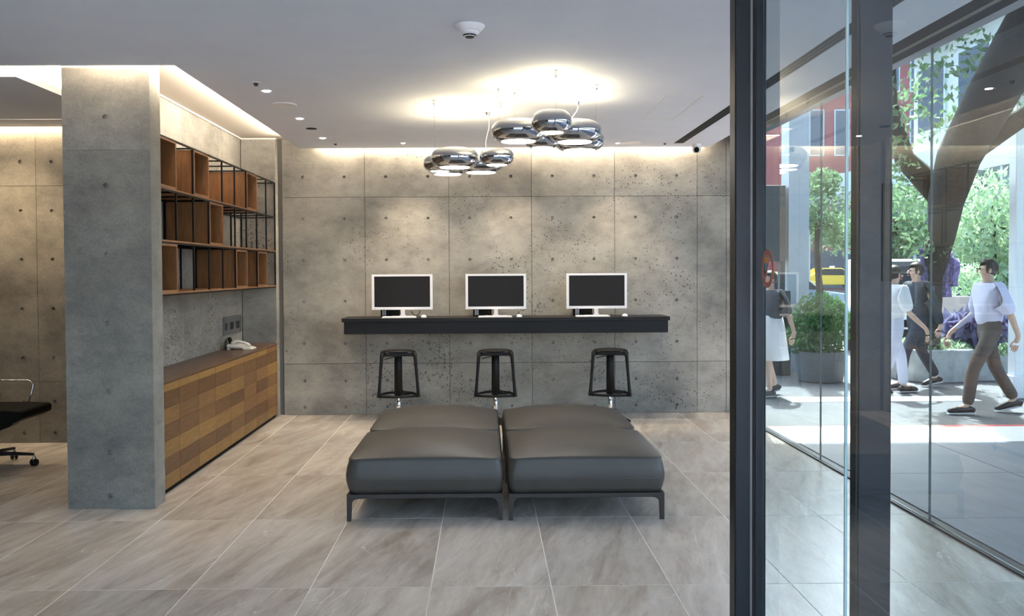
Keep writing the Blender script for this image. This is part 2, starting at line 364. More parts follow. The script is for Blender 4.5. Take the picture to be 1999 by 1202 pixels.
# concrete panel in a plane: u (horizontal) x v (vertical) with recessed tie holes
def panel_mesh(name, u0, u1, v0, v1, holes, to3, mat, parent, g=.0016, depth=.018, rh=.0175, thick=.024):
    bm = B(); u0 += g; u1 -= g; v0 += g; v1 -= g
    hs = [(u, v) for u, v in holes if u0+.03 < u < u1-.03 and v0+.03 < v < v1-.03]
    us = {u0, u1}; vs = {v0, v1}; s_ = .028
    for u, v in hs: us |= {u-s_, u+s_}; vs |= {v-s_, v+s_}
    us = sorted(us); vs = sorted(vs); cache = {}
    def V(u, v, w=0):
        k = (round(u, 5), round(v, 5), round(w, 5))
        if k not in cache: cache[k] = bm.verts.new(to3(u, v, w))
        return cache[k]
    hc = {(round(u, 4), round(v, 4)) for u, v in hs}
    for i in range(len(us)-1):
        for j in range(len(vs)-1):
            a, b, c, d = us[i], us[i+1], vs[j], vs[j+1]
            cu, cv = (a+b)/2, (c+d)/2
            if (round(cu, 4), round(cv, 4)) in hc and abs(b-a-2*s_) < 1e-4 and abs(d-c-2*s_) < 1e-4:
                sq = [(a, c), (b, c), (b, d), (a, d)]
                n = 12
                def ring(r, w): return [V(cu+r*math.cos(PI*1.25+2*PI*k/n), cv+r*math.sin(PI*1.25+2*PI*k/n), w) for k in range(n)]
                R = ring(rh, 0); R2 = ring(rh*.8, -depth)
                for q in range(4):
                    cv_ = V(*sq[q]); cn = V(*sq[(q+1) % 4]); k0 = q*3
                    bm.faces.new((cv_, R[k0 % n], R[(k0+1) % n])) if False else None
                    bm.faces.new([cv_, cn, R[(k0+3) % n], R[(k0+2) % n], R[(k0+1) % n], R[k0]])
                for k in range(n): bm.faces.new((R[k], R[(k+1) % n], R2[(k+1) % n], R2[k]))
                bm.faces.new(R2)
            else:
                bm.faces.new((V(a, c), V(b, c), V(b, d), V(a, d)))
    # rim going back
    w = -thick
    e = [V(u0, v0), V(u1, v0), V(u1, v1), V(u0, v1)]; f = [V(u0, v0, w), V(u1, v0, w), V(u1, v1, w), V(u0, v1, w)]
    for k in range(4):
        pass
    lo = [V(u, v0) for u in us]; hi = [V(u, v1) for u in us]; le = [V(u0, v) for v in vs]; ri = [V(u1, v) for v in vs]
    bm.faces.new([*lo, f[1], f[0]]); bm.faces.new([*hi, f[2], f[3]]); bm.faces.new([*le, f[3], f[0]]); bm.faces.new([*ri, f[2], f[1]])
    bm.faces.new(f)
    bmesh.ops.recalc_face_normals(bm, faces=bm.faces)
    return obj(name, bm, mat, parent)

# ------------------------------------------------------------------ ROOM
D = 9.50; C = 2.914
# floor: grout bed with tiles as parts
floor = tag(obj('floor', bx(-6.2, 2.80, -2.6, 9.75, -.12, -.0012), M['grout']), kind='structure')
GX, GY = -2.078, 4.278
tm = bpy.data.meshes.new('tile'); b_ = bx(.003, .597, .003, 1.197, -.012, 0); b_.to_mesh(tm); b_.free(); tm.materials.append(M['tile'])
for j in range(-3, 5):
    for i in range(-7, 8):
        x = GX+i*.6; y = GY+j*1.2
        if x+.6 > 2.72 or y+1.2 > 9.6:
            o = obj('tile', bx(x+.003, min(x+.597, 2.72), y+.003, min(y+1.197, 9.498), -.012, 0), M['tile'], floor)
        else:
            o = bpy.data.objects.new('tile', tm); COL.objects.link(o); o.parent = floor; o.location = (x, y, 0)

# back wall
HZ = [.086, .375, .788, 1.246, 1.702, 2.157, 2.612]
wb = tag(obj('wall_back', bx(-2.9, 2.95, D+.023, D+.25, -.1, 3.3), M['joint']), kind='structure')
seamx = [-2.215, -1.313, -.392, .515, 1.429, 2.339, 2.661, 2.95]
seamz = [0, .565, 2.39, 3.2]
hx = [-1.313+.456*k+.0 for k in range(0)]
holes = []
for a, b in zip(seamx, seamx[1:]):
    if b-a > .8:
        for hx_ in (a+(b-a)*.25, a+(b-a)*.75):
            for hz in HZ: holes.append((hx_, hz))
for a, b in zip(seamx, seamx[1:]):
    for c, d in zip(seamz, seamz[1:]):
        panel_mesh('concrete_panel', a, b, c, d, holes, lambda u, v, w: (u, D-w, v), M['concrete'], wb, g=.0022)
# left-room wall
LY = 8.04
wl_ = tag(obj('wall_left_room', bx(-6.2, -2.86, LY+.023, LY+.25, -.1, 3.3), M['joint']), kind='structure')
lx = [-6.0, -5.05, -4.143, -3.236, -2.84]; lz = [0, .57, 2.382, 3.2]; lholes = []
for a, b in zip(lx, lx[1:]):
    for hx_ in (a+.143, b-.143):
        for hz in (.094, .385, .79, 1.246, 1.702, 2.151, 2.604): lholes.append((hx_, hz))
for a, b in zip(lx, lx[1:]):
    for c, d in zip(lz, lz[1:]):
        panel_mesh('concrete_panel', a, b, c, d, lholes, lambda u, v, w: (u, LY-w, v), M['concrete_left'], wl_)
# alcove back wall, facing +X, and nib at its far end
AX = -2.64
wa = tag(obj('wall_alcove', bx(-2.84, AX-.023, 5.95, D+.1, -.1, 3.3), M['joint']), kind='structure')
ay = [5.95, 6.68, 7.60, 8.62, 9.41]; aholes = []
for a, b in zip(ay, ay[1:]):
    for q in (.25, .75):
        for hz in (1.246, 1.28+1.9):
            aholes.append((a+(b-a)*q, hz))
for a, b in zip(ay, ay[1:]):
    panel_mesh('concrete_panel', a, b, 0, 3.2, [(u, v) for u, v in aholes if v < 2], lambda u, v, w: (AX+w, u, v), M['concrete'], wa)
nib = tag(obj('wall_nib', bx(AX+.004, -2.262, 9.40, D+.02, 0, 3.2), M['concrete'], bevel=.006), kind='structure')
# column
cx0, cx1, cy0, cy1 = -2.79, -2.212, 5.76, 5.945
colm = tag(obj('trim_column', bx(cx0+.023, cx1-.023, cy0+.023, cy1-.004, -.05, 3.25), M['joint']), kind='structure')
chol = [(-2.508, z) for z in (.09, .378, .789, 1.24, 1.696, 2.153, 2.606)]
panel_mesh('concrete_panel', cx0, cx1, 0, 2.386, chol, lambda u, v, w: (u, cy0-w, v), M['concrete_col'], colm, g=.001, rh=.0175)
panel_mesh('concrete_panel', cx0, cx1, 2.386, 3.25, chol, lambda u, v, w: (u, cy0-w, v), M['concrete_col'], colm, g=.001, rh=.0175)
panel_mesh('concrete_panel', cy0+.002, cy1, 0, .56, [], lambda u, v, w: (cx1+w, u, v), M['concrete_col'], colm, g=.001)
panel_mesh('concrete_panel', cy0+.002, cy1, .56, 3.25, [], lambda u, v, w: (cx1+w, u, v), M['concrete_col'], colm, g=.001)
panel_mesh('concrete_panel', cy0+.002, cy1, 0, 3.25, [], lambda u, v, w: (cx0-w, u, v), M['concrete_col'], colm, g=.001)
# far left and front walls (outside the frame, close the room)
tag(obj('wall_left', bx(-6.3, -6.2, -2.6, 8.3, -.1, 3.3), M['concrete']), kind='structure')

# ceiling: dropped panel in L shape, upper soffit above
ce = tag(obj('ceiling', bx(-6.2, 2.45, -2.6, 5.64, C, C+.05), M['paint']), kind='structure')
obj('ceiling_panel', bx(-2.0, 2.45, 5.64, 9.42, C, C+.05), M['paint'], ce)
obj('ceiling_panel', bx(-6.2, -3.19, 5.95, 7.57, C, C+.05), M['paint'], ce)
obj('ceiling_panel', bx(-6.2, -3.19, 7.595, 7.965, C, C+.05), M['paint'], ce)
obj('ceiling_panel', bx(-3.19, -2.85, 7.595, 7.965, C, C+.05), M['paint'], ce)
obj('upper_soffit', bx(-2.64, -1.8, 5.64, 9.5, 3.022, 3.06), M['paint_in'], ce)
obj('upper_soffit', bx(-6.2, -2.64, 5.5, 8.06, 3.16, 3.2), M['paint_in'], ce)
obj('upper_soffit', bx(-1.8, 2.45, 9.35, 9.5, 3.10, 3.14), M['paint_in'], ce)
obj('upper_soffit', bx(2.30, 2.95, -2.6, 9.5, 3.09, 3.13), M['grille'], ce)
obj('shadow_gap', bx(-2.636, -2.622, 5.95, 9.398, 3.008, 3.024), M['white_trim'], ce)
obj('shadow_gap', bx(-2.622, -2.25, 9.386, 9.398, 3.008, 3.024), M['white_trim'], ce)
tag(obj('trim_roof_slab', bx(-6.4, 2.95, -2.7, 9.8, 3.26, 3.4), M['joint']), kind='structure')
for zz in range(16):   # slats in the gap beside the facade
    pass
# access hatch outline on ceiling
hb = B()
for a in ((1.40, 1.412, 6.65, 7.70), (1.68, 1.692, 6.65, 7.70), (1.412, 1.68, 6.65, 6.662), (1.412, 1.68, 7.688, 7.70)): box(hb, a[0], a[1], a[2], a[3], C-.0015, C+.002)
obj('hatch_outline', hb, M['white_trim'], ce)

# facade glazing at right, X = 2.76
fa = tag(obj('window_1', bx(2.735, 2.80, -2.6, 9.48, 2.93, 3.09), M['facade_metal'], bevel=.004), kind='structure')
obj('head_rail', bx(2.725, 2.735, -2.6, 9.48, 2.985, 3.0), M['white_trim'], fa)
obj('head_rail', bx(2.715, 2.735, -2.6, 9.48, 2.93, 2.945), M['facade_metal'], fa)
joints = [-2.5, -.45, 1.65, 3.5, 5.32, 7.07, 8.55, 9.48]
for a, b in zip(joints, joints[1:]):
    g = obj('pane', bx(2.755, 2.767, a+.003, b-.003, .0, 2.95), M['glass'], fa)
    obj('silicone_joint', bx(2.754, 2.768, b-.0025, b+.0025, 0, 2.95), M['joint_seal'], fa)
tr_ = obj('floor_track', bx(2.722, 2.80, -2.6, 9.48, -.01, .012), M['track'], fa)
obj('track_line', bx(2.745, 2.752, -2.6, 9.48, .012, .015), M['steel'], fa)
# front glazing behind the camera: mullioned
fr_ = tag(obj('window_2', bx(-3.16, 2.8, -2.55, -2.45, 2.75, 3.1), M['alu_dark']), kind='structure')
tag(obj('wall_front', bx(-6.2, -3.16, -2.6, -2.45, -.1, 3.1), M['concrete']), kind='structure')  # unseen; made solid instead of glazed so less daylight reaches the left floor
for k in range(3, 10):
    x = -6.1+k*.98
    obj('mullion', bx(x-.03, x+.03, -2.56, -2.46, 0, 2.8), M['alu_dark'], fr_)
    if k < 9: obj('pane', bx(x+.03, x+.95, -2.515, -2.503, 0, 2.76), M['glass'], fr_)

# ------------------------------------------------------------------ glass screen with stiles, in the foreground right
scr = tag(empty('glass_screen', (1.08, 3.4, 0)), 'full height dark framed glass screen in the right foreground, with a round no-smoking sticker', 'glass partition')
def part(name, bm, mat, parent, **kw):
    """bm is in world coordinates; shift into the parent's frame"""
    p = parent
    off = Vector((0, 0, 0))
    while p is not None: off += p.location; p = p.parent
    bmesh.ops.translate(bm, verts=bm.verts, vec=-off)
    return obj(name, bm, mat, parent, **kw)
part('post', bx(.9915, 1.0485, 3.402, 3.48, 0, C), M['alu_dark'], scr, bevel=.002)
part('post', bx(.9885, .9925, 3.41, 3.478, 0, C), M['alu_blk'], scr)
part('groove_highlight', bx(1.0485, 1.0605, 3.415, 3.44, 0, C), M['alu_line'], scr)  # pale strip paints the highlight in the groove between the post profiles
part('post', bx(1.0625, 1.104, 3.38, 3.44, 0, C), M['alu_dark'], scr, bevel=.004)
part('glass_pane', bx(1.0775, 1.0875, 2.575, 3.385, .0, C), M['glass_door'], scr)
part('glass_pane', bx(1.0775, 1.0875, .9, 2.565, .0, C), M['glass_door'], scr)
part('glass_edge', bx(1.076, 1.083, 2.566, 2.5745, 0, C), M['glass_edge'], scr)
part('head_channel', bx(1.06, 1.10, .9, 3.385, C-.03, C), M['alu_dark'], scr)
# sticker (ring with slash and a little cup), flat print on the glass
sy0, sz0 = 3.283, 1.576
st = empty('sticker', (0, 0, 0)); st.parent = scr
def ringbm(ri, ro, n=40):
    bm = B(); L4 = []
    for r, x in ((ri, 1.0762), (ro, 1.0762), (ro, 1.0768), (ri, 1.0768)):
        L4.append([bm.verts.new((x, sy0+r*math.cos(2*PI*k/n), sz0+r*math.sin(2*PI*k/n))) for k in range(n)])
    for q in range(4):
        A, Bq = L4[q], L4[(q+1) % 4]
        for k in range(n): bm.faces.new((A[k], A[(k+1) % n], Bq[(k+1) % n], Bq[k]))
    bmesh.ops.recalc_face_normals(bm, faces=bm.faces)
    return bm
part('red_ring', ringbm(.052, .073), M['sticker_red'], st)
sb = bx(1.0755, 1.0765, -.006, .006, -.052, .052); bmesh.ops.rotate(sb, verts=sb.verts, cent=(1.076, 0, 0), matrix=Matrix.Rotation(math.radians(32), 3, 'X'))
bmesh.ops.translate(sb, verts=sb.verts, vec=(0, sy0, sz0)); part('red_slash', sb, M['sticker_red'], st)
part('orange_mark', bx(1.0757, 1.0766, sy0-.012, sy0+.030, sz0+.022, sz0+.042), M['sticker_orange'], st)
part('teal_mark', bx(1.0757, 1.0766, sy0-.005, sy0+.028, sz0-.008, sz0+.018), M['sticker_teal'], st)

sti = tag(empty('door_stile', (1.315, 2.9, 0)), 'wide charcoal metal door stile standing behind the foreground glass screen', 'door frame')
part('stile', bx(1.262, 1.3725, 2.9, 2.955, 0, C), M['alu_dark'], sti, bevel=.003)
part('gasket', bx(1.254, 1.262, 2.905, 2.95, 0, C), M['alu_blk'], sti)
part('lock_plate', bx(1.338, 1.371, 2.896, 2.9, 1.53, 1.86), M['alu_blk'], sti, bevel=.001)

# ------------------------------------------------------------------ ceiling fittings
def spun(name, prof, x, y, mat, label, cat, group=None, z=C, n=32):
    o = obj(name, lathe(B(), prof, (0, 0, 0), n), mat, None, smooth=False); o.location = (x, y, z)
    return tag(o, label, cat, group)
sd = tag(empty('smoke_detector', (-.076, 4.75, C)), 'white round smoke detector on the ceiling near the camera', 'smoke detector')
obj('base', lathe(B(), [(.082, 0), (.084, -.004), (.080, -.012), (.060, -.032), (.058, -.034)], n=40), M['white_plastic'], sd, smooth=True)
obj('chamber', lathe(B(), [(.050, -.030), (.052, -.040), (.036, -.052), (.030, -.052)], n=40), M['white_plastic'], sd, smooth=True)
vb = B()
for k in range(8):
    a0 = 2*PI*k/8+.08; pts = [(.0335*math.cos(a0+t*.62/4), .0335*math.sin(a0+t*.62/4)) for t in range(5)]
    tube(vb, [(p[0], p[1], -.0555) for p in pts], .0035, 6)
obj('vent_slot', vb, M['black_box'], sd)
obj('cap', lathe(B(), [(.031, -.052), (.031, -.0595), (.022, -.066), (0, -.066)], n=32), M['grille'], sd, smooth=False)
ring = B(); lathe(ring, [(.026, -.058), (.034, -.058), (.035, -.062), (.024, -.063)], n=32); obj('cap_ring', ring, M['white_plastic'], sd)

def downlight(x, y, label, lit=True, tilt=0, r=.042):
    t = tag(empty('downlight', (x, y, C)), label, 'downlight', 'recessed downlights')
    obj('rim', lathe(B(), [(r*.7, .001), (r, .001), (r, -.002), (r*.95, -.004), (r*.72, -.002)], n=28), M['white_plastic'] if lit else M['black_box'], t, smooth=False)
    lens = lathe(B(), [(r*.62, -.003), (r*.6, -.0065), (0, -.008)], n=24)
    obj('lens', lens, M['lamp_small'] if lit else M['grille'], t)
    return t
downlight(-1.607, 6.43, 'lit downlight nearest the camera in the left ceiling row')
downlight(-1.609, 7.585, 'lit downlight between the round speaker and the black unlit downlight')
downlight(-1.615, 8.685, 'lit downlight in the left row, closest to the back wall')
downlight(-1.615, 8.126, 'unlit black downlight in the left ceiling row', lit=False, r=.05)
downlight(-.846, 9.05, 'small downlight near the back wall, left of the pendant lamps', r=.03)
downlight(1.405, 9.11, 'small downlight near the back wall, right of the pendant lamps', r=.03)
nz = tag(empty('sprinkler', (-1.61, 6.15, C)), 'small dark sprinkler nozzle on a white rosette, left ceiling row', 'sprinkler')
obj('rosette', lathe(B(), [(.036, .001), (.036, -.003), (.02, -.006)], n=24), M['white_plastic'], nz)
obj('nozzle', lathe(B(), [(.018, -.004), (.016, -.016), (.010, -.026), (0, -.027)], n=16), M['grille'], nz)
for x, y, l in ((1.913, 9.16, 'tiny dark sprinkler dot beside the slot diffuser'), (-1.56, 9.10, 'tiny dark sprinkler dot at the left end of the back wall')):
    spun('sprinkler', [(.016, .001), (.014, -.008), (.006, -.014)], x, y, M['grille'], l, 'sprinkler')
for x, y, l in ((-1.60, 6.96, 'round white ceiling speaker in the left row of downlights'), (1.54, 9.08, 'round white ceiling speaker right of the pendant lamps')):
    t = tag(empty('ceiling_speaker', (x, y, C)), l, 'speaker', 'ceiling speakers')
    obj('rim', lathe(B(), [(.085, .001), (.10, .001), (.10, -.004), (.095, -.008), (.087, -.006)], n=40), M['white_plastic'], t)
    obj('grille', lathe(B(), [(.086, -.002), (.085, -.005), (0, -.006)], n=40), M['paint'], t)
for k, (x, y) in enumerate(((-.237, 6.72), (-.281, 7.32), (0.0, 7.10), (.414, 5.97), (.73, 6.60))):
    pass
sl = tag(empty('slot_diffuser', (2.06, 6.0, C)), 'long black slot air diffuser in the ceiling at right', 'air vent')
part('frame', bx(2.003, 2.10, 3.2, 9.13, C-.003, C+.001), M['grille'], sl)
for k in range(3):
    part('blade', bx(2.012+k*.031, 2.022+k*.031, 3.21, 9.12, C-.005, C-.002), M['black_box'], sl)
# dome camera at far right
dc = tag(empty('dome_camera', (2.26, 9.2, C)), 'small white security camera with a black lens, hanging at the back right ceiling', 'security camera')
obj('housing', lathe(B(), [(.05, 0), (.052, -.01), (.048, -.035), (.035, -.04)], n=28), M['white_plastic'], dc, smooth=False)
h2 = lathe(B(), [(0, .04), (.025, .036), (.042, .015), (.045, 0), (.042, -.018), (.028, -.034), (0, -.04)], n=24)
bmesh.ops.translate(h2, verts=h2.verts, vec=(0, 0, -.06)); obj('ball', h2, M['white_plastic'], dc, smooth=True)
h3 = lathe(B(), [(0, 0), (.026, .004), (.028, .02), (.02, .026), (0, .028)], n=20)
bmesh.ops.rotate(h3, verts=h3.verts, cent=(0, 0, 0), matrix=Matrix.Rotation(math.radians(100), 3, 'X') @ Matrix.Rotation(0, 3, 'Y'))
bmesh.ops.translate(h3, verts=h3.verts, vec=(-.012, -.030, -.066)); obj('lens', h3, M['black_box'], dc, smooth=True)

# ------------------------------------------------------------------ pendant lamps
def pendant(loc, lobes, hooks, cable, label):
    zb = loc[2]
    t = tag(empty('pendant_lamp', loc), label, 'pendant lamp', 'chrome cluster pendants')
    for x, y, r, R, dz, h in lobes:
        pr = []
        e = .0015
        # inner recess, then rounded puff
        pr = [(0, .012), (r-.004, .010), (r, e)]
        n = 18; a = (R-r*.80)
        for k in range(n+1):
            th = -PI/2+PI*k/n
            px = R-a+a*(math.copysign(abs(math.cos(th))**.95, math.cos(th))); pz = h/2+h/2*math.copysign(abs(math.sin(th))**.95, math.sin(th))
            if px < r and th < 0: continue
            pr.append((px, pz))
        pr += [(R*.42, h*1.01), (0, h*1.02)]
        s_ = obj('lamp_shade', lathe(B(), pr, n=56), M['chrome'], t, smooth=True)
        s_.location = (x-loc[0], y-loc[1], dz)
        obj('diffuser', lathe(B(), [(r-.004, .004), (r-.005, .001), (0, .0)], n=48), M['lamp'], s_)
        light('pendant_uplight', 'AREA', (x, y, zb+dz+h+.012), 1.05*(r/.127)**2, (1, .84, .52), (PI, 0, 0), r*1.3, disk=True, spread=175)
    for hx_, hy, lz in hooks:
        k = empty('suspension', (hx_-loc[0], hy-loc[1], C-loc[2])); k.parent = t
        obj('ceiling_cup', lathe(B(), [(.018, 0), (.018, -.004), (.013, -.005), (.013, -.03), (.006, -.034), (.005, -.046)], n=16), M['steel'], k)
        obj('wire', tube(B(), [(0, 0, -.04), (0, 0, lz-C)], .0012, 6), M['steel'], k)
    (ax, ay_), (bx_, by_, bz_) = cable
    k = empty('power_feed', (ax-loc[0], ay_-loc[1], C-loc[2])); k.parent = t
    obj('ceiling_cup', lathe(B(), [(.024, 0), (.024, -.02), (.012, -.045), (.006, -.05)], n=20), M['steel'], k)
    tp = [Vector((0, 0, -.04)).lerp(Vector((bx_-ax, by_-ay_, bz_-C)), q/6)+Vector((.012*math.sin(q*1.1), 0, 0)) for q in range(7)]
    obj('cable', tube(B(), tp, .004, 8), M['white_plastic'], k)
ZA, ZB = 2.50, 2.40
pendant((.50, 6.30, ZA),
        [(.245, 6.23, .127, .195, 0, .155), (.455, 5.84, .083, .135, .0, .15), (.655, 6.27, .127, .195, 0, .155), (.44, 6.55, .083, .14, .0, .13), (.735, 6.70, .125, .195, 0, .155)],
        [(.057+.05, 6.262, ZA+.14), (.481, 5.807, ZA+.14), (.81, 6.256, ZA+.14), (.225, 6.40, ZA+.14)], ((.735, 6.79), (.64, 6.5, ZA+.15)),
        'right and higher cluster of round chrome pendant shades with glowing discs')
pendant((-.17, 7.10, ZB),
        [(-.236, 6.93, .124, .19, 0, .155), (-.37, 7.19, .08, .135, 0, .13), (-.315, 7.42, .12, .18, 0, .14), (-.029, 7.30, .127, .19, 0, .14), (.098, 6.82, .083, .135, .005, .13)],
        [(-.39, 6.80, ZB+.14), (-.42, 7.36, ZB+.13), (.13, 6.90, ZB+.12)], ((.034, 7.233), (.02, 7.1, ZB+.12)),
        'left and lower cluster of round chrome pendant shades with glowing discs')
# back wall spots: outer two from the small downlights, middle one has no fitting
for x, y, e in ((-.846, 8.9, 6), (.3, 8.9, 5), (1.405, 8.9, 6)):
    light('downlight_beam', 'SPOT', (x, y-.0, C-.02), e*7, (1, .84, .62), (math.radians(14), 0, 0), .03, angle=80, blend=1)
for y in (6.43, 7.585, 8.685):
    light('downlight_beam', 'SPOT', (-1.61, y, C-.02), 26, WARMW, (0, math.radians(-8), 0), .03, angle=95, blend=1)

# ------------------------------------------------------------------ cabinet
SX = -2.262
cab = tag(empty('low_cabinet', (-2.45, 7.67, 0)), 'long low wooden cabinet with checkered veneer doors in the alcove', 'cabinet')
part('body', bx(AX+.012, SX-.03, 5.952, 9.392, .0, .79), M['v3'], cab)
part('plinth', bx(SX-.03, SX-.022, 5.952, 9.392, .0, .04), M['black_box'], cab)
part('worktop', bx(AX+.01, SX+.004, 5.950, 9.395, .79, .806), M['top'], cab, bevel=.002)
dw = 3.436/8
random.seed(11)
for k in range(8):
    y0 = 5.954+k*dw
    d = part('door', bx(SX-.022, SX-.004, y0+.0015, y0+dw-.0015, .04, .786), M['v3'], cab)
    z = .786; hs = [.055, .118, .118, .118, .118, .118, .101]
    for q, h in enumerate(hs):
        dark = (q % 2 == 1)
        sel = random.random()
        mt = (M['v3'] if sel < .65 else M['v2']) if dark else (M['v1'] if sel < .7 else M['v2'])
        sub = obj('veneer_panel', bx(SX-.004, SX, y0+.002, y0+dw-.002, z-h+.0008, z-.0008), mt, d)
        sub.location = -cab.location
        sub.matrix_parent_inverse = Matrix.Identity(4)
        z -= h

# ------------------------------------------------------------------ wall shelf
shf = tag(empty('wall_shelf', (-2.45, 7.69, 1.414)), 'black metal grid wall shelf with open wooden cubes, hung in the alcove', 'shelf')
CW = .3738; y0s, zt = 6.012, 2.536; XB = AX+.002; XF = SX
def cell(r, c): return (y0s+c*CW, y0s+(c+1)*CW, zt-(r+1)*CW, zt-r*CW)
bar = .0065
for c in range(10):
    for X in (XF-.007, XB+.007):
        y = y0s+c*CW
        part('upright', bx(X-bar, X+bar, y-bar, y+bar, zt-3*CW, zt), M['black_metal'], shf)
rail = B()
for r in range(4):
    z = zt-r*CW
    for X in (XF-.007, XB+.007): part('rail', bx(X-bar, X+bar, y0s-bar, y0s+9*CW+bar, z-bar, z+bar), M['black_metal'], shf)
    for c in range(10):
        y = y0s+c*CW
        part('cross_bar', bx(XB, XF-.01, y-bar*.9, y+bar*.9, z-bar*.9, z+bar*.9), M['black_metal'], shf)
for r in range(3):
    for c in range(9):
        if (r, c) in ((0, 7), (0, 8)): continue
        a, b, c0, c1 = cell(r, c)
        part('shelf_board', bx(XB+.016, XF+.002, a+.001, b-.001, c0+.007, c0+.019), M['wood_edge'], shf)
for r, c in ((0, 0), (0, 2), (0, 6), (1, 3), (2, 0), (2, 5), (2, 7)):
    a, b, c0, c1 = cell(r, c); a += .008; b -= .008; c0 += .020; c1 -= .008; t = .014
    k = part('cube_box', box(box(box(box(B(), XB+.018, XF, a, a+t, c0, c1), XB+.018, XF, b-t, b, c0, c1), XB+.018, XF, a+t, b-t, c0, c0+t), XB+.018, XF, a+t, b-t, c1-t, c1), M['wood'], shf)
    e_ = obj('edge_band', box(box(box(box(B(), XF, XF+.003, a, a+t, c0, c1), XF, XF+.003, b-t, b, c0, c1), XF, XF+.003, a+t, b-t, c0, c0+t), XF, XF+.003, a+t, b-t, c1-t, c1), M['wood_edge'], k)
    e_.location = -shf.location
    bk = obj('back_panel', bx(XB+.0165, XB+.024, a+t, b-t, c0+t, c1-t), M['wood'], k); bk.location = -shf.location

# socket plate
so = tag(empty('socket_plate', (AX, 9.0, 1.03)), 'grey wall plate with three dark sockets above the cabinet', 'socket')
part('plate', bx(AX+.001, AX+.008, 8.70, 9.31, .937, 1.118), simple('plate_grey', (.13, .13, .122), .7), so)
part('frame', box(box(box(box(B(), AX+.001, AX+.02, 8.70, 9.31, 1.105, 1.118), AX+.001, AX+.02, 8.70, 9.31, .937, .945), AX+.001, AX+.02, 8.695, 8.702, .937, 1.118), AX+.001, AX+.02, 9.295, 9.31, .937, 1.118), simple('frame_grey', (.16, .16, .155), .7), so)
for k in range(3): part('socket', bx(AX+.008, AX+.013, 8.715+k*.215, 8.825+k*.215, .985, 1.06), M['key'], so)

# phone
ph = tag(empty('telephone', (-2.45, 8.66, .806)), 'white corded desk telephone on the low cabinet', 'telephone')
bm = prism(B(), [(-.12, .035), (-.11, .055), (-.02, .05), (.10, .022), (.135, .012), (.135, .0), (.05, 0), (.03, .018), (-.08, .022)], -.09, .09, 'Y'); obj('base', bm, M['cream'], ph, bevel=.006)
bm = B(); tube(bm, [(-.075, -.05, .062), (-.06, -.05, .078), (-.01, -.05, .085), (.05, -.05, .070), (.09, -.05, .050), (.105, -.05, .036)], [.018, .02, .014, .014, .02, .018], 12, .8); obj('handset', bm, M['cream'], ph, smooth=True)
bm = B()
for i in range(3):
    for j in range(4): box(bm, -.03+i*.025, -.013+i*.025, .0+j*.02, .013+j*.02, .03, .052-.007*i)
obj('keypad', bm, M['white_mark'], ph)
obj('foot', bx(-.115, -.09, -.07, .07, 0, .036), M['cream'], ph)
cs = tag(empty('card_stand', (-2.60, 8.80, .806)), 'small black tilted stand behind the white telephone', 'stand')
bm = bx(-.005, .005, -.05, .05, 0, .11); bmesh.ops.rotate(bm, verts=bm.verts, cent=(0, 0, 0), matrix=Matrix.Rotation(math.radians(-20), 3, 'Y')); bmesh.ops.translate(bm, verts=bm.verts, vec=(.03, 0, .004)); obj('panel', bm, M['black_box'], cs)
obj('foot', bx(.0, .05, -.04, .04, 0, .008), M['white_plastic'], cs)

# ------------------------------------------------------------------ desk
dk = tag(empty('wall_desk', (.22, 9.28, .92)), 'long black wall mounted desk shelf under the three monitors', 'desk')
part('desktop', bx(-1.505, 1.945, 9.05, 9.497, 1.045, 1.085), M['black_wood'], dk, bevel=.003)
part('fascia', bx(-1.482, 1.925, 9.066, 9.085, .918, 1.045), M['fascia'], dk)
part('side_panel', bx(-1.482, -1.462, 9.085, 9.497, .918, 1.045), M['fascia'], dk)
part('side_panel', bx(1.905, 1.925, 9.085, 9.497, .918, 1.045), M['fascia'], dk)
part('underside', bx(-1.462, 1.905, 9.085, 9.497, .918, .93), M['fascia'], dk)

def monitor(x, label, tilt=0.0):
    t = tag(empty('monitor', (x, 9.28, 1.085)), label, 'monitor', 'white framed monitors on the wall desk')
    w, h, z0 = .647, .377, .082
    f = bx(-w/2, w/2, -.05, -.012, z0, z0+h); obj('housing', f, M['white_plastic'], t, bevel=.006)
    fb = B(); iw, ih = w/2-.026, .024
    box(fb, -w/2, w/2, -.056, -.05, z0, z0+ih+.004); box(fb, -w/2, w/2, -.056, -.05, z0+h-ih+.002, z0+h)
    box(fb, -w/2, -iw, -.056, -.05, z0+ih+.004, z0+h-ih+.002); box(fb, iw, w/2, -.056, -.05, z0+ih+.004, z0+h-ih+.002)
    obj('bezel', fb, M['white_plastic'], t)
    obj('screen', bx(-iw, iw, -.0525, -.05, z0+ih+.004, z0+h-ih+.002), M['screen'], t)
    obj('power_light', bx(-iw+.004, -iw+.010, -.0565, -.056, z0+.01, z0+.016), M['black_box'], t)
    prf = [(-.024, .004), (.024, .004), (.022, .05), (.026, .10), (-.026, .10), (-.022, .05)]
    obj('stand_neck', prism(B(), [(-.055, .006), (-.03, .016), (-.02, .035), (-.022, .11), (.022, .11), (.02, .035), (.03, .016), (.055, .006)], -.016, .006), M['white_plastic'], t, bevel=.002)
    obj('stand_base', prism(B(), [(-.12, -.10), (-.10, -.115), (.10, -.115), (.12, -.10), (.13, .02), (.11, .05), (-.11, .05), (-.13, .02)], 0, .01, 'Z'), M['white_plastic'], t, bevel=.003)
    return t
mx = (-.885, .115, 1.195)
pos = ('left', 'middle', 'right')
for k in range(3):
    monitor(mx[k], ['leftmost white framed monitor on the black wall desk', 'white framed monitor in the middle of the black wall desk', 'rightmost white framed monitor on the black wall desk'][k])
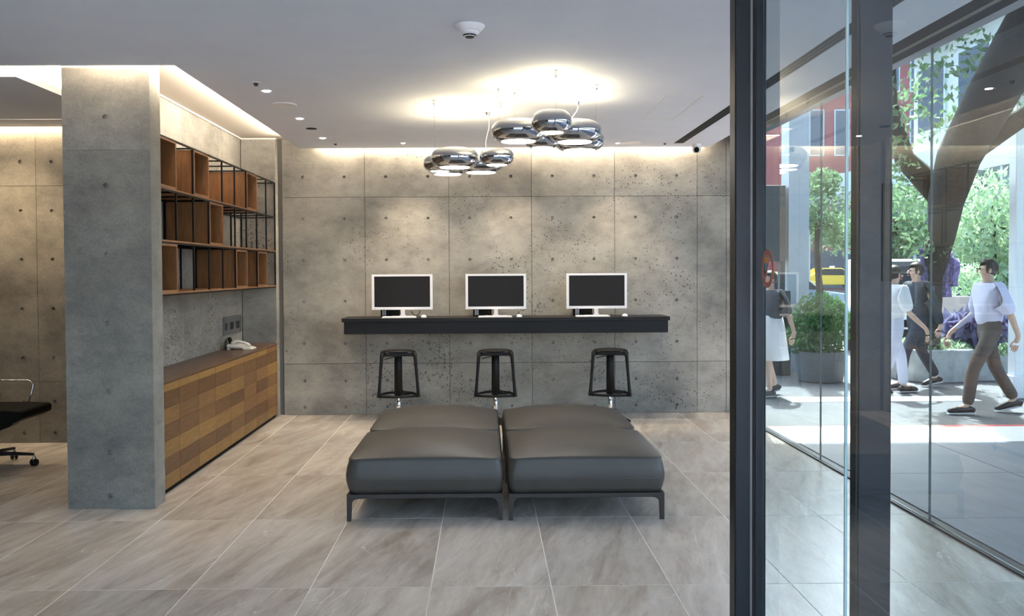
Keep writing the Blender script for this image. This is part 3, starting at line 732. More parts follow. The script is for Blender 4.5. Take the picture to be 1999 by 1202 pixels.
for k, x in enumerate((-.907, .105, 1.135)):
    t = tag(empty('keyboard', (x, 9.115, 1.085)), 'pale slim keyboard in front of the %s monitor' % pos[k], 'keyboard', 'keyboards on the wall desk')
    b1 = bx(-.178, .178, -.055, .055, 0, .012); obj('case', b1, M['pinkish'], t, bevel=.003)
    kb = B()
    for i in range(15):
        for j in range(5): box(kb, -.172+i*.023, -.152+i*.023, -.05+j*.021, -.032+j*.021, .012, .016)
    tag(obj('keys', kb, M['white_plastic'], t), kind='stuff')
for k, x in enumerate((-.65, .36, 1.48)):
    t = tag(empty('mouse', (x, 9.13, 1.085)), 'white computer mouse right of the %s keyboard' % pos[k], 'mouse', 'mice on the wall desk')
    obj('shell', lathe(B(), [(.03, 0), (.031, .008), (.026, .02), (.014, .028), (0, .031)], n=20, sx=1.0, sy=1.6), M['white_plastic'], t, smooth=True)
    obj('wheel', lathe(B(), [(.003, -.002), (.005, 0), (.003, .002)], (0, -.03, .022), 10), M['grille'], t)
for k, x in enumerate((-1.03, -.03, 1.06)):
    t = tag(empty('mini_computer', (x, 9.415, 1.085)), 'small black computer box behind the %s monitor stand' % pos[k], 'computer', 'mini computers behind the monitors')
    obj('case', bx(-.10, .10, -.07, .07, 0, .085), M['black_box'], t, bevel=.004)
    obj('front_port', bx(-.075, -.05, -.074, -.07, .015, .07), M['facade_metal'], t)
    obj('front_port_frame', box(box(B(), -.082, -.075, -.073, -.07, .01, .075), -.05, -.043, -.073, -.07, .01, .075), M['alu_line'], t)
for k, x in enumerate((-.80, .03, 1.12)):
    pts = [(.0, 0, .06), (.02, -.01, .03), (.045, .0, .012), (.075, .01, .02), (.095, 0, .05), (.09, .02, .075)]
    o = obj('cable', tube(B(), pts, .004, 8), M['black_box'], None, smooth=True); o.location = (x, 9.325, 1.087-.002)
    tag(o, 'black cable loop hanging behind the %s monitor' % pos[k], 'cable', 'cables behind the monitors')

# ------------------------------------------------------------------ stools
def stool():
    t = empty('bar_stool', (0, 0, 0))
    obj('base', lathe(B(), [(.21, 0), (.212, .006), (.20, .012), (.06, .022), (.03, .03), (.024, .035)], n=40), M['plastic'], t, smooth=False)
    obj('pole', lathe(B(), [(.0235, .02), (.0235, .32)], n=20), M['steel'], t, smooth=True)
    obj('column', lathe(B(), [(.043, .285), (.040, .69), (.030, .70)], n=24), M['plastic'], t, smooth=True)
    # D-shaped seat
    def outline(rx, ry, flat, n=40):
        pts = []
        for k in range(n):
            a = 2*PI*k/n; x = rx*math.copysign(abs(math.cos(a))**.9, math.cos(a)); y = ry*math.sin(a); pts.append((x, max(y, -flat)))
        return pts
    bm = B(); prism(bm, outline(.182, .18, .13), .700, .745, 'Z'); s_ = obj('seat', bm, M['plastic'], t, bevel=.012, seg=3)
    bm = B(); lathe(bm, [(.17, .745), (.15, .753), (.08, .759), (0, .760)], n=36, sy=.9); obj('seat_pad', bm, M['black_wood'], t, smooth=True)
    # two slanted side legs, flat bars
    for s_ in (-1, 1):
        bm = B(); p = []
        for q in range(9):
            u = q/8; p.append((s_*(.168+.036*u), -.118, .735-.455*u))
        tube(bm, p, [.027, .024, .022, .021, .020, .020, .021, .023, .027], 8, .75); obj('leg', bm, M['plastic'], t, smooth=True)
        g = B(); prism(g, [(s_*.16, .715), (s_*.16, .675), (s_*.155, .69), (s_*.145, .698), (s_*.125, .70), (s_*.12, .715)], -.13, -.105); obj('gusset', g, M['plastic'], t)
    # footrest ring: straight front bar, curved back
    bm = B(); tube(bm, [(-.208, -.118, .287), (0, -.135, .283), (.208, -.118, .287)], .0165, 8, .8); obj('footrest_front', bm, M['plastic'], t, smooth=True)
    bm = B(); pts = [(.204*math.cos(a)*1.0, -.118+.30*math.sin(a), .29) for a in [PI*q/16 for q in range(17)]]
    tube(bm, pts, .0165, 8, .8); obj('footrest_back', bm, M['plastic'], t, smooth=True)
    bm = B(); tube(bm, [(.02, 0, .40), (.032, .01, .33), (.055, .02, .30), (.10, .07, .29), (.15, .12, .29)], [.012, .016, .02, .018, .014], 8); obj('strut', bm, M['plastic'], t, smooth=True)
    bm = B(); tube(bm, [(-.02, -.03, .69), (-.08, -.07, .682), (-.14, -.09, .668)], .005, 6); obj('lever', bm, M['plastic'], t, smooth=True)
    return t
s0 = stool()
sp = [(-.91, 9.0, .12), (.104, 9.0, -.02), (1.305, 9.0, -.18)]
for k, (x, y, a) in enumerate(sp):
    o = s0 if k == 0 else copy_tree(s0)
    o.location = (x, y, 0); o.rotation_euler = (0, 0, a)
    tag(o, ['black bar stool under the left monitor', 'black bar stool under the middle monitor', 'black bar stool under the right monitor, apart from the other two'][k], 'stool', 'black bar stools at the wall desk')

# ------------------------------------------------------------------ ottomans
def cushion_bm(w, d, z0, z1, dome, n=22):
    bm = B(); grid = {}
    hw, hd = w/2, d/2
    lev = [z0, z0+.03, z0+(z1-z0)*.35, z0+(z1-z0)*.55, z0+(z1-z0)*.8, z1-.012]
    def bulge(z):
        t = (z-z0)/(z1-z0); return .022*math.sin(PI*min(1, max(0, t)))
    per = []
    for k in range(4*n):
        s, i = divmod(k, n); t = -1+2*i/n
        per.append({0: (t, -1), 1: (1, t), 2: (-t, 1), 3: (-1, -t)}[s])
    def corner(u, v, r):   # round the corners
        x, y = u*hw, v*hd; cx, cy = hw-r, hd-r
        if abs(x) > cx and abs(y) > cy:
            vx, vy = abs(x)-cx, abs(y)-cy; l = math.hypot(vx, vy)
            if l > 0: x = math.copysign(cx+vx/l*r*min(1, l/r if l < r else 1), x); y = math.copysign(cy+vy/l*r*min(1, l/r if l < r else 1), y)
        return x, y
    rings = []
    for z in lev:
        bu = bulge(z)-.012
        rings.append([bm.verts.new((corner(u, v, .045)[0]*(1+bu/hw), corner(u, v, .045)[1]*(1+bu/hd), z)) for u, v in per])
    for a, b in zip(rings, rings[1:]):
        for k in range(4*n): bm.faces.new((a[k], a[(k+1) % (4*n)], b[(k+1) % (4*n)], b[k]))
    # top as shrinking rings
    prev = rings[-1]
    for s in (.985, .95, .88, .78, .66, .52, .38, .24, .1):
        cur = []
        for u, v in per:
            x, y = corner(u, v, .045); x *= s; y *= s
            f = (1-(abs(x)/hw)**2.6)*(1-(abs(y)/hd)**2.6)
            cur.append(bm.verts.new((x, y, z1+dome*f**.8)))
        for k in range(4*n): bm.faces.new((prev[k], prev[(k+1) % (4*n)], cur[(k+1) % (4*n)], cur[k]))
        prev = cur
    bm.faces.new(prev)
    bm.faces.new(rings[0][::-1])
    bmesh.ops.recalc_face_normals(bm, faces=bm.faces)
    return bm
def ottoman():
    t = empty('ottoman', (0, 0, 0)); W = .984
    obj('cushion', cushion_bm(W, W, .172, .386, .088), M['leather'], t, smooth=True)
    se = B(); h = W/2+.007
    tube(se, [(-h+.04, -h, .262), (h-.04, -h, .262), (h, -h+.04, .262), (h, h-.04, .262), (h-.04, h, .262), (-h+.04, h, .262), (-h, h-.04, .262), (-h, -h+.04, .262), (-h+.04, -h, .262)], .0022, 6)
    obj('seam', se, M['seam'], t)
    a = W/2; fr2 = B(); f = .03
    for q in ((-a, a, -a, -a+f), (-a, a, a-f, a), (-a, -a+f, -a+f, a-f), (a-f, a, -a+f, a-f)): box(fr2, q[0], q[1], q[2], q[3], .142, .170)
    obj('frame', fr2, M['bronze'], t, bevel=.002)
    for sx in (-1, 1):
        for sy in (-1, 1):
            pts = [(a-f+.004, 0), (a, 0), (a, .142), (a-.085, .142), (a-.06, .139), (a-.042, .13), (a-f, .11)]
            bm = prism(B(), [(sx*p, q) for p, q in pts], sy*a, sy*(a-f))
            obj('leg', bm, M['bronze'], t, bevel=.0015)
    return t
ot = ottoman()
k = 0
for (x, y, l) in ((-.388, 5.915, 'front left grey leather ottoman of the block of four'), (.634, 5.905, 'front right grey leather ottoman of the block of four'),
                  (-.388, 6.93, 'back left grey leather ottoman, nearest the left bar stool'), (.634, 6.92, 'back right grey leather ottoman of the block of four')):
    o = ot if k == 0 else copy_tree(ot); o.location = (x, y, 0); tag(o, l, 'ottoman', 'grey leather ottomans'); k += 1

# ------------------------------------------------------------------ office chair at left edge
oc = tag(empty('office_chair', (-4.02, 7.0, 0)), 'black office chair with chrome armrest, cut off at the left edge', 'office chair')
bm = prism(B(), [(-.28, .505), (.22, .505), (.37, .498), (.395, .485), (.39, .435), (.33, .405), (.20, .375), (.08, .34), (-.05, .33), (-.28, .33)], -.24, .24); obj('seat', bm, M['black_box'], oc, bevel=.012, seg=3)
bm = B()
for y in (-.25, .25):
    pts = [(-.20, y, .50), (-.20, y, .66), (-.17, y, .68), (.19, y, .68), (.215, y, .67), (.235, y, .64), (.20, y, .51), (.17, y, .46)]
    obj('armrest', tube(B(), pts, .008, 10), M['steel'] if y < 0 else M['steel'], oc, smooth=True)
obj('backrest', prism(B(), [(-.28, .42), (-.25, .42), (-.30, 1.02), (-.33, 1.02)], -.23, .23), M['black_box'], oc, bevel=.01)
obj('mechanism', prism(B(), [(-.15, .36), (.24, .38), (.20, .345), (.08, .30), (-.02, .24), (-.10, .24)], -.06, .06), M['plastic'], oc, bevel=.005)
obj('gas_lift', lathe(B(), [(.028, .09), (.028, .30)], n=16), M['plastic'], oc, smooth=True)
for k in range(5):
    a = 2*PI*k/5+.25
    dx, dy = math.cos(a), math.sin(a)
    obj('base_arm', tube(B(), [(0, 0, .115), (dx*.17, dy*.17, .11), (dx*.33, dy*.33, .095)], [.03, .022, .016], 8, .7), M['steel'] if k == 4 else M['alu_dark'], oc)
    c_ = empty('caster', (dx*.33, dy*.33, 0)); c_.parent = oc; c_.rotation_euler = (0, 0, a+.9)
    for s_ in (-1, 1):
        w = lathe(B(), [(.0, -.008), (.022, -.008), (.029, -.004), (.029, .004), (.022, .008), (0, .008)], n=24)
        bmesh.ops.rotate(w, verts=w.verts, cent=(0, 0, 0), matrix=Matrix.Rotation(PI/2, 3, 'X')); bmesh.ops.translate(w, verts=w.verts, vec=(0, s_*.016, .0295)); obj('wheel', w, M['plastic'], c_)
    obj('hood', lathe(B(), [(.012, .03), (.016, .06), (.008, .085)], n=12), M['steel'], c_)
def text(body, size, mat, loc, rot, parent=None, name='lettering', ext=.0006):
    cu = bpy.data.curves.new(name, 'FONT'); cu.body = body; cu.size = size; cu.extrude = ext; cu.align_x = 'CENTER'; cu.align_y = 'CENTER'
    tmp = bpy.data.objects.new('t', cu); COL.objects.link(tmp)
    bpy.context.view_layer.update()
    me = bpy.data.meshes.new_from_object(tmp); bpy.data.objects.remove(tmp)
    me.materials.clear(); me.materials.append(mat)
    o = bpy.data.objects.new(name, me); COL.objects.link(o); o.location = loc; o.rotation_euler = rot
    if parent: o.parent = parent
    return o
text('v(c)', .034, M['white_mark'], (.085, -.2412, .385), (PI/2, 0, 0), oc)

# ------------------------------------------------------------------ OUTSIDE
tag(obj('trim_ground', bx(-30, 70, -40, 110, -.3, -.03), M['asphalt']), kind='structure')
pv = tag(obj('trim_pavement', bx(2.80, 9.5, -6, 7.80, -.03, -.012), M['joint']), kind='structure')
pm = bpy.data.meshes.new('paving_slab'); b_ = bx(.004, 1.196, .004, 1.196, -.012, -.002); b_.to_mesh(pm); b_.free(); pm.materials.append(M['paving'])
for i in range(5):
    for j in range(6):
        o = bpy.data.objects.new('paving_slab', pm); COL.objects.link(o); o.parent = pv; o.location = (2.85+i*1.2, .6+j*1.2, -.002)
ks = tag(obj('trim_kerb', bx(2.80, 9.0, 7.81, 8.55, -.03, -.006), M['pale_stone']), kind='structure')
obj('red_line', bx(2.80, 9.0, 8.56, 8.68, -.03, -.012), M['red_line'], ks)
zb = tag(obj('road_marking', bx(3.7, 6.0, 10.35, 10.75, -.031, -.024), M['road_white']), 'nearer white bar of the street crossing', 'road marking', 'white crossing bars')
tag(obj('road_marking', bx(5.25, 5.94, 11.85, 12.2, -.031, -.024), M['road_white']), 'farther white bar of the street crossing', 'road marking', 'white crossing bars')
tag(obj('trim_bounce_ground', bx(-20, 20, -40, -2.62, -.04, -.01), M['pale_stone']), kind='structure')  # unseen pale ground added behind the camera to bounce daylight onto the ceiling
# unseen slab added high above the frame so its edge shades the pavement
tag(obj('trim_shade_slab', bx(2.96, 8.2, -6, 11.0, 5.1, 5.5), M['bld']), kind='structure')
tag(obj('trim_upper_storey', bx(-8, 2.96, -2.7, 11.0, 3.42, 6), M['bld']), kind='structure')
# cladding column and dark kiosk
oc_ = tag(obj('trim_street_column', bx(4.80, 5.12, 13.6, 13.95, -.03, 5.0), M['out_col']), kind='structure')
kk = tag(empty('kiosk', (4.4, 13.2, 0)), 'dark street kiosk with two pale shelf edges, left of the pale blue column', 'kiosk')
part('body', bx(4.05, 4.62, 13.0, 13.6, -.03, 1.25), M['kiosk'], kk, bevel=.01)
part('body', bx(3.9, 4.75, 13.6, 13.9, 1.7, 2.9), M['kiosk'], kk, bevel=.01)
for z in (1.02, .86): part('shelf_edge', bx(4.10, 4.78, 12.93, 13.0, z, z+.03), M['kiosk_trim'], kk)
part('leg', bx(4.0, 4.08, 13.6, 13.7, -.03, 1.7), M['kiosk'], kk)
part('leg', bx(4.66, 4.74, 13.6, 13.7, -.03, 1.7), M['kiosk'], kk)

def foliage(bm, c, rad, n, s, rng, flat=1.0):
    for _ in range(n):
        v = Vector((rng.gauss(0, 1), rng.gauss(0, 1), rng.gauss(0, 1))).normalized()*(rng.random()**.4)
        p = Vector(c)+Vector((v.x*rad[0], v.y*rad[1], v.z*rad[2]))
        d = Vector((rng.gauss(0, 1), rng.gauss(0, 1), rng.gauss(0, .6))).normalized(); e = d.orthogonal().normalized(); q = rng.uniform(.6, 1.3)*s
        e = Matrix.Rotation(rng.random()*6.28, 3, d) @ e; g = d.cross(e)
        a = [p-e*q, p+g*q*.4, p+e*q, p-g*q*.4]
        bm.faces.new([bm.verts.new(x) for x in a])
def tree(loc, h, clumps, leafmat, label, trunk_r=.12, n=500, s=.09, path=None, group=None, name='street_tree'):
    rng = random.Random(int(loc[0]*100+loc[1]*7))
    t = tag(empty(name, loc), label, 'tree', group)
    pts = path or [(0, 0, -.03), (.05, 0, h*.35), (-.03, .05, h*.7), (0, 0, h)]
    rr = [trunk_r*(1.15-.5*i/(len(pts)-1)) for i in range(len(pts))]
    obj('trunk', tube(B(), pts, rr, 12), M['bark'], t, smooth=True)
    fb = B()
    for c, r in clumps: foliage(fb, c, r, int(n), s, rng)
    tag(obj('foliage', fb, leafmat, t), kind='stuff')
    bb = B()
    for c, r in clumps:
        b0 = Vector(pts[-1])*.9+Vector(pts[-2])*.1
        tube(bb, [b0, (b0+Vector(c))/2+Vector((0, 0, .1)), Vector(c)], [trunk_r*.35, trunk_r*.22, trunk_r*.08], 6)
    tag(obj('branches', bb, M['bark'], t), kind='stuff')
    return t
# big leaning tree in the planter
T0 = (6.28, 12.35, .32)
path = [(0, 0, -.1), (.05, -.03, .55), (.08, -.1, 1.2), (.10, -.35, 1.75), (-.25, -1.1, 2.15), (-.75, -2.3, 2.55), (-1.2, -3.8, 3.05), (-1.45, -4.9, 3.6), (-1.5, -5.6, 4.3)]
big = tag(empty('leaning_tree', T0), 'big dark leaning tree trunk growing out of the stone planter', 'tree')
obj('trunk', tube(B(), path, [.24, .19, .17, .18, .22, .24, .24, .20, .15], 16), M['bark'], big, smooth=True)
obj('branch', tube(B(), [(-.25, -1.1, 2.15), (-.75, -1.0, 2.7), (-1.0, -1.1, 3.4), (-1.1, -1.3, 4.2)], [.18, .13, .10, .07], 10), M['bark'], big, smooth=True)
obj('branch', tube(B(), [(-.75, -2.3, 2.55), (.1, -2.4, 3.1), (.6, -2.6, 3.9)], [.16, .10, .06], 10), M['bark'], big, smooth=True)
obj('branch', tube(B(), [(-1.2, -3.8, 3.05), (-.6, -4.1, 3.5), (-.2, -4.4, 4.2)], [.14, .09, .05], 10), M['bark'], big, smooth=True)
fb = B(); rg = random.Random(5)
for c, r, n in (((-.9, -1.2, 3.3), (.45, .5, .5), 260), ((-1.1, -1.3, 2.6), (.35, .4, .35), 160), ((-.3, -1.7, 3.0), (.45, .5, .35), 220), ((.3, -2.4, 3.3), (.5, .6, .4), 260), ((.6, -2.7, 4.0), (.6, .6, .5), 260),
                ((-.4, -4.0, 3.5), (.5, .5, .4), 220), ((-.2, -4.5, 4.1), (.5, .6, .4), 220), ((-1.5, -5.2, 4.2), (.7, .6, .4), 260), ((-.9, -2.6, 3.6), (.5, .6, .45), 260), ((-.1, -.3, 1.6), (.35, .3, .3), 120), ((.1, .2, 2.3), (.7, .6, .5), 380)):
    foliage(fb, c, r, n, .055, rg)
tag(obj('foliage', fb, M['leaf'], big), kind='stuff')
for k, (x, z0, z1) in enumerate(((-.16, .95, 1.55), (-.06, .75, 1.35), (.17, .85, 1.5), (.26, 1.0, 1.4))):
    cb = B(); n = 6
    A = [[cb.verts.new((x+.05*q, -.23-.03*math.sin(q*2+r), z1-(z1-z0)*r/n)) for q in range(4)] for r in range(n+1)]
    for r in range(n):
        for q in range(3): cb.faces.new((A[r][q], A[r][q+1], A[r+1][q+1], A[r+1][q]))
    bmesh.ops.solidify(cb, geom=cb.faces[:], thickness=.006)
    o = obj('hanging_cloth', cb, M['purple_cloth'], None, smooth=True); o.location = T0
    tag(o, ['leftmost purple patterned cloth on the leaning tree trunk', 'lowest purple patterned cloth on the left side of the leaning trunk', 'lowest purple patterned cloth on the right side of the leaning trunk', 'rightmost purple patterned cloth on the leaning tree trunk'][k], 'cloth', 'purple cloths on the tree')
# planter
pl = tag(empty('stone_planter', (6.9, 12.6, 0)), 'low rounded stone planter around the leaning tree', 'planter')
def pll(x0, x1, y0, y1, z1, r=.35):
    pts = []
    for cx, cy, a0 in ((x1-r, y0+r, -90), (x1-r, y1-r, 0), (x0+r, y1-r, 90), (x0+r, y0+r, 180)):
        for q in range(7): pts.append((cx+r*math.cos(math.radians(a0+15*q)), cy+r*math.sin(math.radians(a0+15*q))))
    return prism(B(), pts, -.03, z1, 'Z')
part('wall', pll(5.95, 7.0, 12.02, 13.4, .43), M['planter'], pl, bevel=.02)
part('wall', pll(6.75, 8.3, 12.15, 13.4, .33), M['planter'], pl, bevel=.02)
gb = B(); foliage(gb, (-.4, -.1, .46), (.5, .5, .12), 900, .045, rg); foliage(gb, (.5, 0, .36), (.8, .5, .12), 900, .045, rg)
tag(obj('ground_cover', gb, M['leaf_pale'], pl), kind='stuff')
gb = B(); foliage(gb, (0, 0, .28), (.55, .35, .28), 420, .14, rg)
o = tag(obj('purple_plant', gb, M['leaf_purple']), 'large purple leafed plant beside the leaning tree', 'plant'); o.location = (7.2, 12.6, .42)
wp = tag(empty('white_planter_box', (8.1, 14.5, 0)), 'white planter box with pale bush behind the purple plant', 'planter')
obj('box', bx(-.35, .35, -.2, .3, -.03, 1.1), M['white_cloth'], wp, bevel=.02)
gb = B(); foliage(gb, (0, 0, 1.35), (.5, .35, .32), 500, .06, rg); tag(obj('bush', gb, M['leaf_pale'], wp), kind='stuff')
tag(obj('pink_board', bx(7.35, 8.0, 14.1, 14.16, -.03, 1.12), M['pink_board'], bevel=.02), 'pale pink rounded board behind the stone planter', 'board')
# round potted shrub
ps = tag(empty('potted_shrub', (4.80, 12.3, -.03)), 'round dark green shrub in a dark pot, seen through the left glass', 'potted shrub')
obj('pot', lathe(B(), [(.26, 0), (.30, .02), (.36, .40), (.37, .44), (.33, .44), (.32, .38)], n=32), M['pot'], ps, smooth=False)
obj('soil', lathe(B(), [(.31, .40), (0, .41)], n=24), M['soil'], ps)
gb = B(); foliage(gb, (0, 0, .82), (.43, .43, .46), 2400, .045, rg); foliage(gb, (-.2, 0, .62), (.36, .38, .25), 700, .045, rg)
tag(obj('foliage', gb, M['leaf_dark'], ps), kind='stuff')
obj('stem', tube(B(), [(0, 0, .4), (.02, 0, .7), (0, .02, 1.0)], .02, 8), M['bark'], ps)

# street trees
def clump(*a): return [((x, y, z), (r, r, r*.8)) for x, y, z, r in a]
tree((8.9, 23, 0), 2.9, clump((0, 0, 3.3, .9), (-.6, 0, 2.9, .6), (.6, .3, 2.6, .6), (.2, .2, 3.9, .5)), M['leaf'], 'leafy street tree above the yellow taxi',   .10, 800, .075, group='street trees across the road')
tree((9.95, 20.9, 0), 2.6, clump((0, 0, 3.0, .8), (-.7, 0, 2.6, .6), (.3, 0, 2.4, .6), (-.2, 0, 2.0, .5)), M['leaf'], 'leafy street tree just right of the wide door stile', .10, 800, .075, group='street trees across the road')
tree((9.45, 16.0, 0), 2.4, clump((0, 0, 2.8, .8), (-.5, 0, 2.1, .6), (.5, 0, 2.1, .7), (.1, 0, 1.4, .5)), M['leaf_pale'], 'pale sunlit street tree right of the leaning trunk', .10, 800, .08, group='street trees across the road')
tree((13.4, 36, 0), 3.0, clump((0, 0, 3.5, 1.5), (-1.5, 0, 3.0, 1.1), (1.3, 0, 3.1, 1.2)), M['leaf'], 'distant street tree behind the pale blue column', .14, 600, .13, group='street trees across the road')

# buildings across the street
def building(name, x0, x1, y0, y1, h, wall, label, storeys, ledge=True, face='W', bays=8, z0=0):
    t = tag(empty(name, ((x0+x1)/2, (y0+y1)/2, 0)), label, 'building')
    part('wall', bx(x0, x1, y0, y1, z0-.03, h), wall, t)
    sh = (h-4.5)/storeys
    if face == 'S':
        for s_ in range(storeys):
            zc = 4.6+s_*sh
            for k in range(bays):
                a = x0+(x1-x0)*(k+.2)/bays; b = x0+(x1-x0)*(k+.8)/bays
                w = part('window', bx(a, b, y0-.06, y0+.02, zc+.8, zc+sh-.5), M['bld_trim'], t)
                p = obj('pane', bx(a+.1, b-.1, y0-.08, y0-.058, zc+.9, zc+sh-.6), M['bld_glass'], w); p.location = -t.location
        part('shopfront', bx(x0+.5, x1-.5, y0-.05, y0+.02, .1, 3.0), M['bld_glass'], t)
        return t
    for s_ in range(storeys):
        zc = 4.6+s_*sh
        for k in range(bays):
            a = y0+(y1-y0)*(k+.15)/bays; b = y0+(y1-y0)*(k+.85)/bays
            w = part('window', bx(x0-.06, x0+.02, a, b, zc+.7, zc+sh-.35), M['bld_trim'], t)
            p = obj('pane', bx(x0-.07, x0-.058, a+.06, b-.06, zc+.76, zc+sh-.41), M['bld_glass'], w); p.location = -t.location
        if ledge: part('ledge', bx(x0-.55, x0+.01, y0, y1, zc+.02, zc+.22), M['bld_trim'], t)
    for k in range(5):   # shop fronts at street level
        a = y0+(y1-y0)*(k+.08)/5; b = y0+(y1-y0)*(k+.92)/5
        if z0 < 1: part('shopfront', bx(x0-.05, x0+.02, a, b, .1, 3.0), M['bld_glass'], t)
    return t
b1 = building('apartment_building', 12.2, 20, 6, 24.5, 16, M['bld'], 'pale apartment building across the street with long ledges', 4, bays=9)
part('awning', bx(10.9, 12.2, 6, 24.5, 3.75, 4.5), M['bld_trim'], b1)
for k in range(7): part('awning_bracket', bx(10.95, 12.2, 7+k*2.8, 7.08+k*2.8, 3.3, 3.75), M['bld_trim'], b1)
fb_ = tag(empty('footbridge', (11.5, 28, 0)), 'pale raised deck on posts above the taxi, far left glass', 'footbridge')
part('deck', bx(10.95, 12.6, 24.6, 32, 3.9, 4.5), M['bld_trim'], fb_)
for y in (25.2, 31.5): part('post', bx(11.6, 11.9, y, y+.3, -.03, 3.9), M['out_col'], fb_)
building('red_building', 22.5, 36, 66, 75.5, 19, M['bld_red'], 'red fronted building far beyond the street crossing', 3, ledge=False, bays=7, face='S')
b3 = building('brick_building', 10, 44, 76, 84, 16, M['brick'], 'pink brick building closing the street far behind the taxi', 3, ledge=False, bays=12, face='S')
# far building west side, hides the horizon behind the kiosk
building('grey_building', -2, 9.0, 40, 60, 18, M['bld'], 'grey building far behind the dark kiosk', 4, ledge=False, bays=6, face='S')
# pale pillar at right edge
tag(obj('street_pillar', prism(prism(B(), [(6.52, 10.55), (6.68, 10.55), (6.68, 10.7), (6.52, 10.7)], -.03, 5.0, 'Z'), [(6.48, 10.51), (6.72, 10.51), (6.72, 10.74), (6.48, 10.74)], -.03, .25, 'Z'), M['van_white'], bevel=.01), 'tall white pillar at the right edge of the photo', 'pillar')

# vehicles
def car(loc, rz, mat, label, L=4.4, H=1.45, W=1.75, van=False, name='car', taxi=False):
    t = tag(empty(name, loc, rz), label, 'car')
    if van: pr = [(-L/2, .3), (L/2, .3), (L/2, .85), (L/2-.15, 1.0), (L/2-.75, 1.15), (L/2-1.3, H), (-L/2+.1, H), (-L/2, 1.0)]
    else: pr = [(-L/2, .28), (L/2, .28), (L/2, .62), (L/2-.2, .78), (L/2-1.15, .9), (L/2-1.85, H), (-L/2+1.2, H), (-L/2+.45, .95), (-L/2, .88)]
    obj('body', prism(B(), pr, -W/2, W/2), mat, t, bevel=.06, seg=3)
    if van: gl = [(L/2-.80, 1.14), (L/2-1.28, H-.08), (-L/2+.2, H-.08), (-L/2+.2, 1.14)]
    else: gl = [(L/2-1.25, .93), (L/2-1.85, H-.07), (-L/2+1.25, H-.07), (-L/2+.65, .96)]
    obj('side_glass', prism(B(), gl, -W/2-.006, W/2+.006), M['car_glass'], t, bevel=.01)
    if van: obj('windscreen', bx(L/2-1.1, L/2-.7, -W/2+.12, W/2-.12, 1.2, H-.15), M['car_glass'], t)
    wsb = B(); f0_, f1_ = ((L/2-.73, 1.16), (L/2-1.28, H-.05)) if van else ((L/2-1.17, .915), (L/2-1.80, H-.03))
    vs = [wsb.verts.new(p) for p in ((f0_[0]+.02, -W/2+.1, f0_[1]), (f0_[0]+.02, W/2-.1, f0_[1]), (f1_[0]+.03, W/2-.14, f1_[1]), (f1_[0]+.03, -W/2+.14, f1_[1]))]
    wsb.faces.new(vs); bmesh.ops.solidify(wsb, geom=wsb.faces[:], thickness=.01); obj('windscreen', wsb, M['car_glass'], t)
    for sx in (-1, 1):
        for sy in (-1, 1):
            w = lathe(B(), [(0, -.1), (.28, -.1), (.315, -.07), (.315, .07), (.28, .1), (0, .1)], n=24)
            bmesh.ops.rotate(w, verts=w.verts, cent=(0, 0, 0), matrix=Matrix.Rotation(PI/2, 3, 'X')); bmesh.ops.translate(w, verts=w.verts, vec=(sx*L*.31, sy*(W/2-.08), .315))
            wo = obj('wheel', w, M['tyre'], t)
            hb_ = lathe(B(), [(0, -.01), (.18, -.01), (.18, .01), (0, .02)], n=16); bmesh.ops.rotate(hb_, verts=hb_.verts, cent=(0, 0, 0), matrix=Matrix.Rotation(-sy*PI/2, 3, 'X')); bmesh.ops.translate(hb_, verts=hb_.verts, vec=(sx*L*.31, sy*(W/2+.025), .315)); obj('hubcap', hb_, M['steel'], wo)
    obj('bumper', bx(L/2-.05, L/2+.05, -W/2+.05, W/2-.05, .3, .48), M['plastic'], t, bevel=.02)
    obj('grille', bx(L/2, L/2+.012, -.5, .5, .52, .66), M['black_box'], t)
    for sy in (-1, 1): obj('headlamp', bx(L/2-.08, L/2+.015, sy*(W/2-.38), sy*(W/2-.08), .58, .74), M['steel'], t)
    for sy in (-1, 1): obj('tail_lamp', bx(-L/2-.012, -L/2+.02, sy*(W/2-.3), sy*(W/2-.08), .66, .82), M['red_lamp'], t)
    if taxi: obj('roof_sign', bx(-.12, .12, -.2, .2, H, H+.14), M['white_plastic'], t, bevel=.03)
    return t
car((24.2, 60, .22), 0, M['yellow'], 'yellow taxi crossing in the distance, under the leafy tree', taxi=True, name='taxi')
car((20.2, 58, -.03), .1, M['yellow'], 'second yellow taxi, mostly behind the pale blue column', taxi=True, name='taxi')
car((9.6, 28, .0), .05, M['car_blue'], 'blue grey car far left beyond the glass, behind the kiosk', name='car')
car((8.6, 18.1, -.03), -PI/2-.44, M['van_white'], 'white van standing just right of the wide door stile', L=4.6, H=1.8, van=True, name='van')

